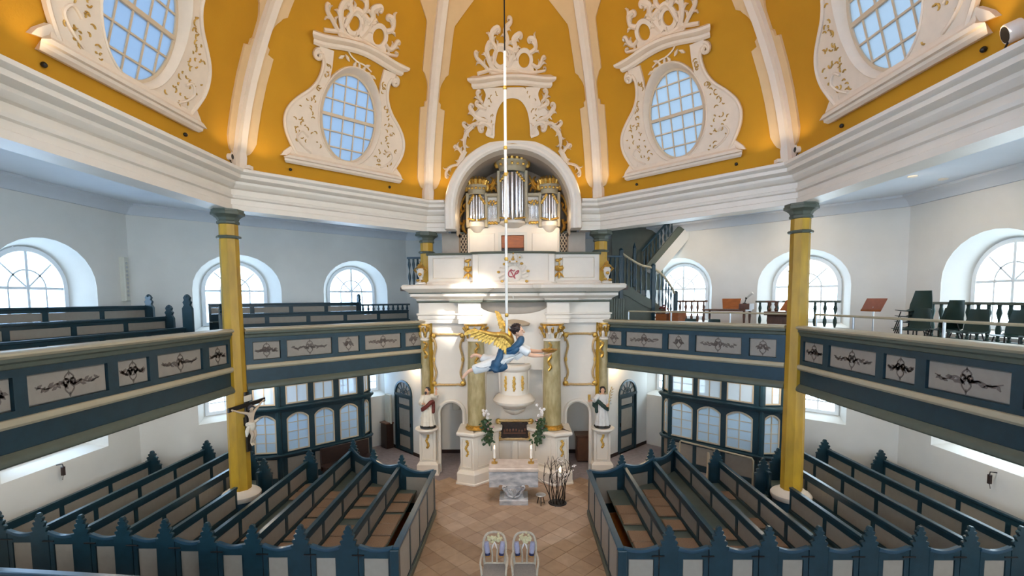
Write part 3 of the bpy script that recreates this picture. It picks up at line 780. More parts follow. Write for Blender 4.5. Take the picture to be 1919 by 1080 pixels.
parapet('R', -2.75, 2.53, [(-2.7, -2.25), (-2.09, -.80), (-.60, .07), (.25, 1.55), (1.73, 2.42)], 'blue panelled gallery front at right, below the green chairs')

# ------------------------------------------------------------------ columns
def column(x, y, z0, label, base=True):
    r = thing('column', label, 'column', (x, y, z0), 0, 'yellow marbled columns'); c = (x, y, 0)
    obj('shaft', G().lathe([(.235, z0 + (1.0 if base else 0)), (.232, 2.5), (.205, 7.1)], 8, c, rot=pi / 8), 'marbley', r, 20)
    obj('neck_ring', G().lathe([(.2, 7.05), (.25, 7.06), (.27, 7.09), (.25, 7.12), (.2, 7.13)], 8, c, rot=pi / 8), 'teal', r)
    obj('neck', G().lathe([(.205, 7.1), (.205, 7.42)], 8, c, rot=pi / 8), 'marbley', r, 20)
    obj('capital', G().lathe([(.2, 7.38), (.24, 7.40), (.24, 7.45), (.22, 7.47), (.25, 7.53), (.33, 7.59), (.36, 7.60), (.36, 7.66), (.34, 7.67), (.34, 7.72)], 8, c, rot=pi / 8), 'teal', r, 25)
    if base:
        obj('base_ring', G().lathe([(.24, .80), (.41, .80), (.44, .86), (.44, .92), (.40, .97), (.34, 1.0), (.30, 1.03), (.24, 1.04)], 24, c), 'white', r)
        obj('plinth', G().lathe([(.42, 0.0), (.42, .1), (.39, .12), (.39, .8), (.24, .8)], 24, c), 'bluel', r)
column(-6.64, 2.75, 0, 'yellow marbled column at left carrying the black crucifix')
column(6.64, 2.75, 0, 'yellow marbled column at right, among the right pews')
column(-2.75, 6.72, 4.0, 'yellow column left of the organ, behind the white parapet', False)
column(2.75, 6.72, 4.0, 'yellow column right of the organ, beside the stair', False)
# ------------------------------------------------------------------ altar wall
XZ = lambda Y: (lambda a, d, b: (a, Y + d, b))       # a = x, b = z, d = depth (negative towards the nave)
def sweep_plan(path, prof, closed_prof=True):
    """mitred moulding: path (x, y) left to right, prof (out, z) with out towards the nave"""
    n = len(path); N = []
    for i in range(n - 1):
        dx, dy = path[i + 1][0] - path[i][0], path[i + 1][1] - path[i][1]; l = math.hypot(dx, dy); N.append((dy / l, -dx / l))
    rows = []
    for i in range(n):
        a, b = N[max(i - 1, 0)], N[min(i, n - 2)]
        mx, my = a[0] + b[0], a[1] + b[1]; k = mx * a[0] + my * a[1]
        if abs(k) < .2: k = .2
        mx, my = mx / k, my / k
        rows.append([(path[i][0] + mx * o, path[i][1] + my * o, z) for o, z in prof])
    m = len(prof); g = G()
    g.add([p for r in rows for p in r], [(i * m + j, i * m + (j + 1) % m, (i + 1) * m + (j + 1) % m, (i + 1) * m + j) for i in range(n - 1) for j in range(m)] + [tuple(range(m)), tuple((n - 1) * m + j for j in reversed(range(m)))])
    return g

A = thing('altar_wall', 'tall white and gold altar wall with marbled columns below the organ', 'altar', (0, 6.6, 0))
g = G(); holes = [arched(s * 2.03, .36, -.04, 1.95, 2.31, 16) for s in (-1, 1)] + [[(-1.0, 5.3), (1.0, 5.3), (1.0, 5.5), (-1.0, 5.5)], [(x * .96, z - .02) for x, z in arc(0, 5.28, 1.0, .22, pi, 2 * pi, 20)]][:0]
g.prism([(-3.0, -.05), (3.0, -.05), (3.0, 5.9), (-3.0, 5.9)], 0, .14, XZ(6.58), holes)
obj('wall_board', g, 'white', A)
for s in (-1, 1):
    P = [(s * 2.03 - .41, .3)] + arc(s * 2.03, 1.95, .41, .41, pi, 0, 18) + [(s * 2.03 + .41, .3)]
    obj('arch_moulding', G().stroke(P, .055, XZ(6.58), .02, -.05, .5), 'white', A)
# gilded wavy frames
def wavy_frame(cx, x0, x1, z0, z1, Y, r, parent, name='gilded_frame'):
    w, h = (x1 - x0) / 2, (z1 - z0) / 2; mx, mz = (x0 + x1) / 2, (z0 + z1) / 2
    q = [(0, h), (.45 * w, h * 1.0), (.62 * w, h * .985), (.86 * w, h * 1.02), (w * 1.0, h * .90), (w * .86, h * .74), (w * .78, h * .5), (w * .90, h * .2), (w * .93, 0)]
    full = q + [(x, -z) for x, z in reversed(q[:-1])] + [(-x, -z) for x, z in q[1:]] + [(-x, z) for x, z in reversed(q[1:-1])]
    P = smoothp(full + [full[0]], 3)[:-1]
    g = G(); g.tube([(mx + a, Y, mz + b) for a, b in P], r, 6, closed=True)
    o = obj(name, g, 'framegold', parent)
    g = G()
    for sx in (-1, 1):
        for sz in (-1, 1):
            g.blob((mx + sx * w * .93, Y - .01, mz + sz * h * .95), (.09, .035, .09)); g.blob((mx + sx * w * .8, Y - .01, mz + sz * h * 1.0), (.09, .025, .03)); g.blob((mx + sx * w * .97, Y - .01, mz + sz * h * .82), (.03, .025, .1))
        g.blob((mx + sx * w * .93, Y - .01, mz), (.05, .03, .11))
    obj('gilded_leaf', g, 'gold', o)
    return o
for s in (-1, 1): wavy_frame(s, s * 2.1 - .5, s * 2.1 + .5, 2.88, 4.5, 6.54, .04, A)
# columns with gilded capitals
def altar_column(x, y, z0, z1, r, big):
    c = (x, y, 0); s = -1 if x > 0 else 1
    o = obj('column_shaft', G().lathe([(r * 1.04, z0 + .12), (r * 1.05, z0 + .8), (r * .92, z1)], 20, c), 'marbleg', A)
    b = G(); b.lathe([(r * 1.05, z0), (r * 1.28, z0), (r * 1.32, z0 + .04), (r * 1.2, z0 + .07), (r * 1.12, z0 + .09), (r * 1.18, z0 + .12), (r * 1.0, z0 + .14)], 20, c)
    obj('column_base', b, 'gold', o)
    w = G(); w.lathe([(r * .9, z1), (r * 1.05, z1 + .01), (r * 1.05, z1 + .05), (r * .92, z1 + .07), (r * .95, z1 + .3), (r * 1.2, z1 + .45), (r * 1.3, z1 + .47), (r * 1.3, z1 + .54)], 16, c)
    cp = obj('capital', w, 'white', A)
    l = G(); lw = G()
    for k in range(10):
        an = 2 * pi * k / 10; e = Vector((cos(an), sin(an), 0))
        for h, rr, dz in ((z1 + .1, 1.0, .16), (z1 + .26, 1.1, .15)):
            an2 = an + (pi / 10 if dz == .15 else 0); e = Vector((cos(an2), sin(an2), 0))
            p = Vector((x, y, 0))
            (lw if dz == .16 and k % 2 else l).tube([p + e * r * rr + Vector((0, 0, h)), p + e * r * (rr + .12) + Vector((0, 0, h + dz * .7)), p + e * r * (rr + .38) + Vector((0, 0, h + dz)), p + e * r * (rr + .42) + Vector((0, 0, h + dz * .75))], [.03, .05, .035, .015], 5)
    for k in range(4):
        an = pi / 4 + k * pi / 2; q = (x + cos(an) * r * 1.25, y + sin(an) * r * 1.25, z1 + .44)
        l.blob(q, (.07, .07, .06), 8, 6)
    l.lathe([(r * 1.3, z1 + .47), (r * 1.36, z1 + .5), (r * 1.3, z1 + .53)], 16, c)
    obj('gilded_leaf', l, 'gold', cp); o2 = obj('white_leaf', lw, 'white', cp); o2['kind'] = 'stuff'
    d = G(); rnd = random.Random(int(x * 10)); zz_ = z1 - .02; px = x - .02
    n = 16 if big else 10
    P = [(x + (.05 if x < 0 else -.09) + .05 * sin(k * 1.1), y - r * 1.03 - .015, z1 - .05 - k * .055) for k in range(n)]
    d.tube(P, [.03 + .018 * abs(sin(k * 1.3)) for k in range(n)], 6)
    for k in range(0, n, 2): d.blob((P[k][0] + rnd.uniform(-.05, .05), P[k][1] - .01, P[k][2]), (.04, .02, .035), 6, 5)
    obj('gilded_garland', d, 'gold', o)
for s in (-1, 1):
    altar_column(s * 1.16, 5.98, 1.63, 4.33, .27, True)
    altar_column(s * 2.82, 6.45, 1.8, 4.32, .135, False)
# pedestals of the inner columns
PED = [(-1.64, 6.6), (-1.64, 5.66), (-1.22, 5.50), (-.50, 6.18), (-.50, 6.6)]
for s in (-1, 1):
    pth = PED if s < 0 else [(-x, y) for x, y in reversed(PED)]
    body = sweep_plan(pth, [(0, .42), (0, 1.45), (-.25, 1.45), (-.25, .42)])
    b = obj('pedestal', body, 'white', A, 25)
    obj('pedestal_base', sweep_plan(pth, [(.14, 0), (.14, .06), (.11, .08), (.11, .34), (.08, .38), (.02, .44), (-.2, .44), (-.2, 0)]), 'white', b, 25)
    obj('pedestal_cap', sweep_plan(pth, [(-.3, 1.43), (.0, 1.43), (.03, 1.47), (.09, 1.5), (.11, 1.53), (.11, 1.58), (.08, 1.61), (-.6, 1.62), (-.6, 1.45)]), 'white', b, 25)
    g = G(); f = (lambda s: lambda a, d, z: (s * (-1.43 + a * .93), 5.585 - a * .36 + d, z))(s)
    g.stroke([(-.16, .52), (.16, .52), (.16, 1.38), (-.16, 1.38), (-.16, .52)], .015, f, .02, -.02, .4)
    f2 = (lambda s: lambda a, d, z: (s * (-.86 + a * .73), 5.84 + a * .68 + d * .7, z))(s)
    g.stroke([(-.33, .52), (.33, .52), (.33, 1.38), (-.33, 1.38), (-.33, .52)], .015, f2, .02, -.02, .4)
    obj('panel_moulding', g, 'white', b)
    g = G(); x0, y0 = s * -1.43, 5.56; x0 = s * -1.43 if s < 0 else s * -1.43
    for k in range(9): g.blob((x0 + .035 * sin(k * 1.2), y0, 1.33 - k * .055), (.05 - .002 * k, .025, .04), 7, 5)
    obj('gilded_pendant', g, 'gold', b)
# outer pedestals with round brackets for the statues
for s in (-1, 1):
    x = s * 2.78
    pth = [(x - .26, 6.6), (x - .26, 6.36), (x + .26, 6.36), (x + .26, 6.6)]
    b = obj('pedestal', sweep_plan(pth, [(0, .4), (0, 1.42), (-.2, 1.42), (-.2, .4)]), 'white', A, 25)
    obj('pedestal_base', sweep_plan(pth, [(.10, 0), (.10, .05), (.08, .07), (.08, .34), (.03, .40), (0, .42), (-.2, .42), (-.2, 0)]), 'white', b, 25)
    g = G().lathe([(.2, 1.38), (.24, 1.42), (.3, 1.46), (.36, 1.50), (.37, 1.53), (.36, 1.56), (.05, 1.57)], 20, (x, 6.3, 0))
    obj('bracket', g, 'white', b)
    g = G()
    for k in range(9): g.blob((x + .03 * sin(k * 1.2), 6.34, 1.34 - k * .055), (.045, .025, .04), 7, 5)
    obj('gilded_pendant', g, 'gold', b)
    obj('panel_moulding', G().stroke([(x - .18, .5), (x + .18, .5), (x + .18, 1.36), (x - .18, 1.36), (x - .18, .5)], .014, XZ(6.36), .02, -.018, .4), 'white', b)
# entablature with breaks over the columns
arcp = [(1.0 * sin(q * pi / 24), 6.32 - .2 * cos(q * pi / 24)) for q in range(-11, 12)]
EP = [(-2.98, 6.9), (-2.98, 6.4), (-1.92, 6.4), (-1.92, 6.08), (-1.0, 6.08), (-1.0, 6.3)] + arcp + [(1.0, 6.3), (1.0, 6.08), (1.92, 6.08), (1.92, 6.4), (2.98, 6.4), (2.98, 6.9)]
obj('cornice', sweep_plan(EP, [(-.2, 5.56), (.05, 5.57), (.07, 5.62), (.16, 5.67), (.22, 5.70), (.22, 5.78), (.24, 5.82), (.32, 5.87), (.42, 5.93), (.43, 6.02), (.38, 6.06), (-.3, 6.08)]), 'white', A, 25)
obj('cornice_line', sweep_plan(EP, [(-.1, 5.50), (.02, 5.50), (.05, 5.53), (.05, 5.56), (-.1, 5.56)]), 'teal', A, 25)
obj('cornice_line', sweep_plan(EP, [(.1, 5.785), (.245, 5.785), (.25, 5.815), (.1, 5.815)]), 'teal', A, 25)
FP = [(-2.98, 6.7), (-2.98, 6.4), (-1.7, 6.4), (-1.7, 6.12), (-1.02, 6.12), (-1.02, 6.55)]
for s in (-1, 1):
    pth = FP if s < 0 else [(-x, y) for x, y in reversed(FP)]
    obj('frieze', sweep_plan(pth, [(0, 5.16), (0, 5.54), (-.1, 5.54), (-.1, 5.16)]), 'white', A, 25)
    obj('architrave', sweep_plan(pth, [(-.12, 4.86), (.0, 4.86), (.0, 4.98), (.03, 5.0), (.03, 5.1), (.07, 5.13), (.07, 5.17), (-.12, 5.18)]), 'white', A, 25)
g = G(); g.prism([(-1.04, 3.4), (1.04, 3.4), (1.04, 5.37)] + arc(0, 5.40, 1.04, .27, 0, -pi, 24)[1:-1] + [(-1.04, 5.37)], 0, .12, XZ(6.25))
g.prism([(-1.04, 3.4), (-.88, 3.4), (-.88, 1.6), (-1.04, 1.6)], 0, .12, XZ(6.25)); g.prism([(1.04, 3.4), (.88, 3.4), (.88, 1.6), (1.04, 1.6)], 0, .12, XZ(6.25))
obj('apron_board', g, 'white', A)
obj('recess_shade_board', G().box(-1.04, 1.04, 6.50, 6.56, 5.0, 5.52), 'recess', A)  # darker beige puts the shade below the cornice into the board colour
obj('vertical_board', G().cbox(-.1, .1, 6.53, 6.6, 0, 1.1, .01), 'white', A)
obj('door_frame', G().prism([(-.42, 3.6), (.42, 3.6), (.42, 4.75), (-.42, 4.75)], 0, -.04, XZ(6.25), [[(-.34, 3.6), (.34, 3.6), (.34, 4.66), (-.34, 4.66)]]), 'white', A)
# painting in a gilded rocaille frame under the pulpit
o = wavy_frame(0, -.56, .56, 1.12, 1.72, 6.5, .045, A, 'painting_frame')
wv = [(0, .25), (.22, .24), (.38, .27), (.46, .2), (.42, .08), (.44, 0)]
wv = wv + [(x, -z) for x, z in reversed(wv[:-1])] + [(-x, -z) for x, z in wv[1:]] + [(-x, z) for x, z in reversed(wv[1:-1])]
obj('painting', G().prism([(x, 1.42 + z) for x, z in wv], 0, .06, XZ(6.46)), 'paper', o)
g = G(); g.box(-.36, .36, -.012, .0, 1.30, 1.35, XZ(6.46))
rnd = random.Random(3)
for k in range(8): g.blob((-.33 + .095 * k, 6.455, 1.40 + rnd.uniform(-.01, .05)), (.03, .008, .05), 6, 5)
obj('painted_figure', g, 'wood2', o); 
# a small sounding board behind the angel
obj('sounding_board', G().lathe([(.02, 4.78), (.46, 4.78), (.5, 4.82), (.5, 4.86), (.3, 4.94), (.02, 4.98)], 20, (0, 6.25, 0), pi, 2 * pi), 'beige', A)

# pulpit
Pp = thing('pulpit', 'white rounded pulpit with gold pendants above the altar painting', 'pulpit', (0, 6.0, 2.0))
def half_oct(prof, cx, cy, k=.8, n=24):
    return G().lathe(prof, n, (cx, cy, 0), pi, 2 * pi, 1, k)
obj('basket', half_oct([(.46, 2.62), (.44, 2.75), (.43, 3.38), (.46, 3.42), (.50, 3.46)], 0, 6.25, 1.1), 'white', Pp)
obj('pulpit_rail', half_oct([(.40, 3.44), (.50, 3.45), (.53, 3.5), (.53, 3.56), (.5, 3.6), (.38, 3.6), (.38, 3.44)], 0, 6.25, 1.1), 'white', Pp)
obj('pulpit_moulding', half_oct([(.2, 2.18), (.4, 2.26), (.5, 2.32), (.62, 2.38), (.65, 2.42), (.66, 2.48), (.62, 2.53), (.58, 2.6), (.5, 2.66), (.44, 2.68), (.2, 2.68)], 0, 6.25, 1.1), 'white', Pp)
obj('pulpit_foot', half_oct([(.01, 1.98), (.12, 2.0), (.3, 2.1), (.36, 2.2), (.2, 2.24)], 0, 6.25, 1.1), 'white', Pp)
for an in (-.62, 0, .62):
    g = G(); 
    for k in range(9):
        g.blob((.435 * sin(an) + .012 * sin(k * 2), 6.25 - .435 * 1.1 * cos(an) - .015, 3.24 - k * .05), (.035 + .02 * sin(pi * k / 8), .02, .035), 7, 5)
    obj('gilded_pendant', g, 'gold', Pp)

# organ parapet
OP = thing('organ_parapet', 'white bowed organ gallery front with crowned red monogram cartouche', 'parapet', (0, 6.2, 6.08))
bow = [(1.24 * sin(q * pi / 22) / 1.0, 6.18 - .22 * cos(q * pi / 22)) for q in range(-10, 11)]
PP = [(-2.68, 6.55), (-2.66, 6.42), (-1.30, 6.32), (-1.26, 6.2)] + bow + [(1.26, 6.2), (1.30, 6.32), (2.66, 6.42), (2.68, 6.55)]
obj('parapet_board', sweep_plan(PP, [(0, 6.06), (0, 6.98), (-.06, 6.98), (-.06, 6.06)]), 'white', OP, 30)
obj('handrail', sweep_plan(PP, [(-.1, 6.97), (.04, 6.97), (.06, 7.0), (.05, 7.04), (-.1, 7.05)]), 'teal', OP, 30)
obj('base_moulding', sweep_plan(PP, [(-.05, 6.06), (.06, 6.06), (.06, 6.12), (.02, 6.17), (-.05, 6.17)]), 'white', OP, 30)
for s in (-1, 1):
    f = (lambda s: lambda a, d, b: (s * a, 6.425 - (2.66 - a) * .0735 + d, b))(s)
    obj('panel_moulding', G().stroke([(1.52, 6.26), (2.5, 6.26), (2.5, 6.88), (1.52, 6.88), (1.52, 6.26)], .022, f, .02, -.02, .5), 'white', OP)
    obj('pilaster', G().cbox(s * 1.06, s * 1.24, 6.02, 6.25, 6.1, 6.96, .02) if s > 0 else G().cbox(-1.24, -1.06, 6.02, 6.25, 6.1, 6.96, .02), 'white', OP)
    g = G(); x = s * 1.40; y = 6.27
    g.blob((x - .03, y, 6.78), (.08, .04, .05), 8, 6); g.blob((x + .05, y, 6.82), (.05, .04, .035), 8, 6)
    g.lathe([(.02, 6.44), (.10, 6.47), (.15, 6.54), (.15, 6.56), (.02, 6.57)], 12, (x, y, 0), 0, 2 * pi, 1, .5)
    for k in range(6): g.blob((x - .1 + .04 * k, y - .02, 6.585 + .015 * (k % 2)), (.03, .03, .03), 7, 5)
    for k in (-1, 1): g.tube([(x, y - .01, 6.42), (x + k * .08, y - .02, 6.34), (x + k * .15, y - .02, 6.26)], [.02, .04, .012], 6)
    g.tube([(x, y - .01, 6.42), (x + .01, y - .02, 6.34), (x, y - .02, 6.22)], [.02, .045, .012], 6); g.tube([(x, y, 6.58), (x + .02, y, 6.68), (x, y, 6.75)], [.02, .025, .02], 6)
    obj('gilded_trophy', g, 'gold', OP)
# crowned cartouche
Y0 = 5.94
g = G(); g.blob((0, Y0, 6.35), (.24, .05, .26), 20, 10)
ct = obj('cartouche', g, 'white', OP)
g = G(); f = XZ(Y0 - .055)
g.stroke(smoothp([(-.02, 6.46), (-.1, 6.45), (-.15, 6.37), (-.12, 6.28), (-.02, 6.27)], 4), .014, f, .02, -.01)
g.stroke(smoothp([(-.1, 6.47), (-.04, 6.38), (.02, 6.26), (.06, 6.22)], 4), .016, f, .02, -.012)
g.stroke(smoothp([(.02, 6.25), (.05, 6.36), (.1, 6.43), (.16, 6.45), (.12, 6.37), (.05, 6.35)], 4), .016, f, .02, -.01)
g.stroke(smoothp([(-.08, 6.5), (0, 6.44), (.05, 6.48)], 4), .012, f, .02, -.01)
obj('monogram', g, 'redpaint', ct)
g = G(); rnd = random.Random(2)
for k in range(18):
    an = 2 * pi * k / 18; r = .27; p = Vector((r * cos(an), Y0, 6.35 + r * sin(an))); e = Vector((cos(an), 0, sin(an))); t = Vector((-sin(an), 0, cos(an)))
    g.tube([p, p + e * .08 + t * .03, p + e * .16 + t * .09, p + e * .15 + t * .14], [.03, .045, .03, .012], 6)
g.tube([(0, Y0, 6.05), (.05, Y0, 5.9), (-.03, Y0, 5.75), (.0, Y0, 5.6)], [.06, .05, .035, .012], 7)
for x in (-.14, .12): g.tube([(x, Y0, 6.06), (x * 1.3, Y0, 5.98), (x * .9, Y0, 5.86)], [.05, .045, .015], 7)
obj('scrollwork', g, 'white', ct)
g = G()
for k in range(0, 18, 2):
    an = 2 * pi * k / 18 + .2; r = .40 + .05 * (k % 4 == 0); g.blob((r * cos(an), Y0 - .03, 6.35 + r * sin(an)), (.055, .035, .04), 7, 5)
for x, z in ((-.06, 5.98), (.09, 6.0), (.03, 5.88), (.14, 5.92)): g.blob((x, Y0 - .03, z), (.055, .035, .035), 7, 5)
obj('gilded_leaf', g, 'gold', ct)
g = G(); g.lathe([(.16, 6.68), (.18, 6.69), (.18, 6.74), (.16, 6.75)], 14, (0, Y0, 0))
for k in range(5):
    x = -.17 + .085 * k; g.tube([(x * .95, Y0, 6.74), (x * 1.7, Y0, 6.84), (x * 1.3, Y0, 6.95), (x * .25, Y0, 6.99)], .022, 6)
g.blob((0, Y0, 7.0), .035)
cr = obj('crown', g, 'white', OP)
g = G()
for x, z in ((-.1, 6.715), (0, 6.715), (.1, 6.715), (0, 6.86), (0, 6.97), (-.2, 6.85), (.2, 6.85)): g.blob((x, Y0 - .15 if z < 6.73 else Y0 - .03, z), (.03, .02, .025), 7, 5)
obj('gilded_stud', g, 'gold', cr)

# urns on the cornice ends
for s, lab in ((-1, 'white and gold carved urn on the left end of the altar cornice'), (1, 'white and gold carved urn on the right end of the altar cornice')):
    c = (s * 2.84, 6.12, 6.07)
    u = thing('urn', lab, 'urn', c, 0, 'urns on the altar cornice')
    obj('urn_foot', G().lathe([(.16, 0), (.16, .05), (.1, .08), (.05, .16), (.05, .2)], 14, c), 'white', u)
    obj('bowl', G().lathe([(.05, .2), (.08, .24), (.10, .32), (.12, .42), (.08, .46), (.09, .5)], 14, c), 'white', u)
    g = G().lathe([(.09, .48), (.14, .52), (.10, .56), (.05, .6)], 12, c)
    for k in (-1, 1): g.tube([(c[0] + k * .1, c[1], c[2] + .36), (c[0] + k * .19, c[1], c[2] + .44), (c[0] + k * .12, c[1], c[2] + .5)], [.03, .035, .02], 6)
    g.tube([(c[0] - .05, c[1], c[2] + .56), (c[0] + .03, c[1], c[2] + .64), (c[0] - .02, c[1], c[2] + .7)], [.06, .045, .01], 7)
    g.blob((c[0], c[1] - .12, c[2] + .3), (.06, .04, .05)); g.blob((c[0] + .08, c[1] - .1, c[2] + .1), (.06, .05, .04)); g.blob((c[0] - .07, c[1] - .1, c[2] + .12), (.06, .05, .04))
    obj('gilded_ornament', g, 'gold', u)

# ------------------------------------------------------------------ organ
O_ = thing('organ', 'cream and gold baroque pipe organ standing inside the dome arch', 'organ', (0, 7.2, 6.0))
def pipe(x, y, z0, z1, r):
    g = G().lathe([(r * .25, z0), (r * .98, z0 + min(.28, (z1 - z0) * .25)), (r, z0 + min(.3, (z1 - z0) * .27)), (r, z1), (r * .86, z1), (r * .86, z1 - .05)], 10, (x, y, 0))
    zz_ = z0 + min(.3, (z1 - z0) * .27)
    o = obj('pipe', g, 'tin', O_)
g = G(); g.box(-1.5, 1.5, 7.25, 8.2, 6.0, 7.92); g.box(-1.48, 1.48, 7.35, 8.1, 7.9, 9.0); g.box(-.46, .46, 7.35, 8.1, 9.0, 9.75)
g.cbox(-1.45, -.62, 7.22, 7.3, 6.2, 7.75, .015); g.cbox(.6, 1.45, 7.22, 7.3, 6.2, 7.75, .015)
obj('case', g, 'white', O_)
g = G(); g.prism([(-.5, 6.1), (.44, 6.1), (.44, 7.78), (-.5, 7.78)], 0, -.08, XZ(7.25), [[(-.40, 6.4), (.34, 6.4), (.34, 7.68), (-.40, 7.68)]])
cf = obj('console_frame', g, 'whitew', O_)
obj('console_panel', G().cbox(-.40, .34, 7.21, 7.3, 7.26, 7.68, .02), 'wood', O_); obj('console_shelf', G().box(-.40, .34, 7.16, 7.3, 7.18, 7.25), 'darkwood', O_)
def tower(cx, r, zb, z0, z1, ztop, n, scale_c):
    yc = 7.32
    obj('tower_base', G().lathe([(.03, zb), (r * .5, zb + (z0 - zb) * .15), (r * .85, zb + (z0 - zb) * .45), (r * 1.05, zb + (z0 - zb) * .6), (r * 1.05, z0 - .02), (r * .9, z0)], 16, (cx, yc, 0), pi, 2 * pi), 'white', O_)
    fr = G()
    for s in (-1, 1): fr.cbox(cx + s * r * 1.12 - .05, cx + s * r * 1.12 + .05, yc - .12, yc + .1, zb + .2, z1 + .05, .015)
    obj('tower_post', fr, 'cream', O_)
    h = ztop - z1
    c_ = obj('tower_cornice', G().lathe([(r * 1.0, z1 - .02), (r * 1.08, z1), (r * 1.08, z1 + h * .3), (r * 1.2, z1 + h * .4), (r * 1.3, z1 + h * .55), (r * 1.36, z1 + h * .6), (r * 1.34, z1 + h * .75), (r * 1.1, z1 + h * .8), (.02, z1 + h * .85)], 20, (cx, yc, 0), pi, 2 * pi), 'cream', O_)
    gl = G()
    for k in range(9):
        an = pi + pi * (k + .5) / 9; e = Vector((cos(an), sin(an), 0)); p = Vector((cx, yc, z1 + h * .78)) + e * r * 1.15
        gl.tube([p, p + Vector((0, 0, h * .3)) + e * .06, p + Vector((0, 0, h * .62)) - e * .03], [.07, .065, .02], 6)
    for s in (-1, 1): gl.blob((cx + s * r * 1.25, yc - .1, z1 + h * .62), (.09, .08, .15), 8, 6)
    for k in range(5): gl.blob((cx + (k - 2) * r * .45, yc - r * 1.3 * (1 - .12 * abs(k - 2)), z1 + h * .42), (.05, .03, .045), 7, 5)
    obj('gilded_cresting', gl, 'gold', c_)
    for k in range(n):
        an = pi + pi * (k + .5) / n; rr = r * .8
        q = abs(k - (n - 1) / 2) / ((n - 1) / 2)
        pipe(cx + rr * cos(an), yc + rr * sin(an) * .8, z0 + .03 + .03 * q, z1 - .05 - .02 * q, r * 1.1 / n * (1.12 - .25 * q))
    v = G()
    for s in (-1, 1):
        for k in range(5): v.blob((cx + s * r * (.95 - .14 * k), yc - r * .72 * (.3 + .14 * k) - .06, z1 - .03 - .055 * (4 - k) - .03), (.045, .03, .05), 7, 5)
        for k in range(5): v.blob((cx + s * r * (.95 - .17 * k), yc - r * .8 * (.3 + .15 * k) - .05, z0 + .04 + .015 * (4 - k)), (.06, .03, .035), 7, 5)
    obj('gilded_carving', v, 'gold', O_)
tower(-.03, .40, 7.9, 8.14, 9.70, 10.12, 7, 1)
tower(-1.19, .27, 7.74, 8.12, 9.0, 9.38, 7, 1); tower(1.17, .27, 7.74, 8.12, 9.0, 9.38, 7, 1)
for s in (-1, 1):
    cx = s * .68 - .01
    for k in range(7):
        q = abs(k - 3) / 3; pipe(cx + (k - 3) * .043, 7.28, 8.20 + .03 * q, 8.66 - .06 * q, .02)
    g = G()
    for k in range(7): g.blob((cx + (k - 3) * .05, 7.25, 8.74 + .02 * (3 - abs(k - 3)) * (-1 if k % 2 else 1)), (.04, .03, .05), 7, 5); g.blob((cx + (k - 3) * .05, 7.25, 8.08 + .02 * (k % 2)), (.04, .03, .05), 7, 5)
    obj('gilded_carving', g, 'gold', O_)
    obj('flat_cornice', G().cbox(cx - .2, cx + .2, 7.18, 7.4, 8.93, 9.03, .02), 'cream', O_)
    g = G()      # carved volutes rising to the centre tower
    x0 = s * .47
    f = XZ(7.3)
    for pts, w in (([(.9, 9.1), (.74, 9.2), (.6, 9.42), (.52, 9.6)], .05), ([(.85, 9.25), (.7, 9.36), (.66, 9.5), (.74, 9.56)], .04), ([(.55, 9.08), (.6, 9.22), (.72, 9.16), (.68, 9.06)], .045), ([(.5, 9.3), (.58, 9.36), (.62, 9.26)], .04), ([(.95, 9.05), (1.0, 9.16), (.92, 9.24)], .035)):
        P = smoothp([(s * x, z) for x, z in pts], 4); g.stroke(P, taper(len(P), w * .5, w * .4, w), f, .03, -.05, .5)
    obj('gilded_volute', g, 'gold', O_)
    g = G(); f = XZ(7.35)       # pierced side wings
    for pts, w in (([(1.54, 9.0), (1.66, 8.85), (1.74, 8.65), (1.70, 8.5), (1.6, 8.5)], .05), ([(1.6, 8.55), (1.72, 8.4), (1.80, 8.25), (1.76, 8.1), (1.64, 8.1), (1.64, 8.2)], .05), ([(1.58, 8.2), (1.66, 8.0), (1.62, 7.85), (1.54, 7.76)], .05), ([(1.55, 8.75), (1.62, 8.66), (1.58, 8.56)], .04), ([(1.74, 8.3), (1.84, 8.42), (1.80, 8.55)], .035), ([(1.78, 8.1), (1.82, 7.98), (1.74, 7.9)], .03)):
        P = smoothp([(s * x, z) for x, z in pts], 4); g.stroke(P, taper(len(P), w * .5, w * .4, w), f, .03, -.05, .5)
    obj('gilded_wing', g, 'gold', O_)
    # lattice doors beside the case
    r = thing('lattice_screen', 'dark diagonal lattice screen at the %s side of the organ case' % ('left' if s < 0 else 'right'), 'screen', (s * 1.78, 7.4, 6.0), 0, 'lattice screens beside the organ')
    x0, x1 = sorted((s * 1.54, s * 2.03))
    obj('backing', G().box(x0, x1, 7.46, 7.5, 6.0, 7.78), 'darkwood', r)
    g = G()
    cellw = .098
    for i in range(-24, 10):
        for sg in (1, -1):
            a0 = x0 + i * cellw if sg > 0 else x1 - i * cellw
            p, q = (a0, 6.0), (a0 + sg * 1.78 * .55, 7.78)
            # clip to the frame
            t0, t1 = 0, 1
            for lim, sgn in ((x0, 1), (x1, -1)):
                da = (q[0] - p[0]) * sgn; e = (lim - p[0]) * sgn
                if da > 0: t0 = max(t0, e / da)
                elif da < 0: t1 = min(t1, e / da)
            if t1 - t0 < .02: continue
            g.stroke([(p[0] + (q[0] - p[0]) * t, p[1] + (q[1] - p[1]) * t) for t in (t0, t1)], .011, XZ(7.44), .02, -.01 if sg > 0 else -.02)
    o = obj('lattice', g, 'beige', r); o['kind'] = 'stuff'
    obj('screen_frame', G().prism([(x0 - .03, 6.0), (x1 + .03, 6.0), (x1 + .03, 7.82), (x0 - .03, 7.82)], 0, -.06, XZ(7.45), [[(x0, 6.02), (x1, 6.02), (x1, 7.78), (x0, 7.78)]]), 'teal', r)
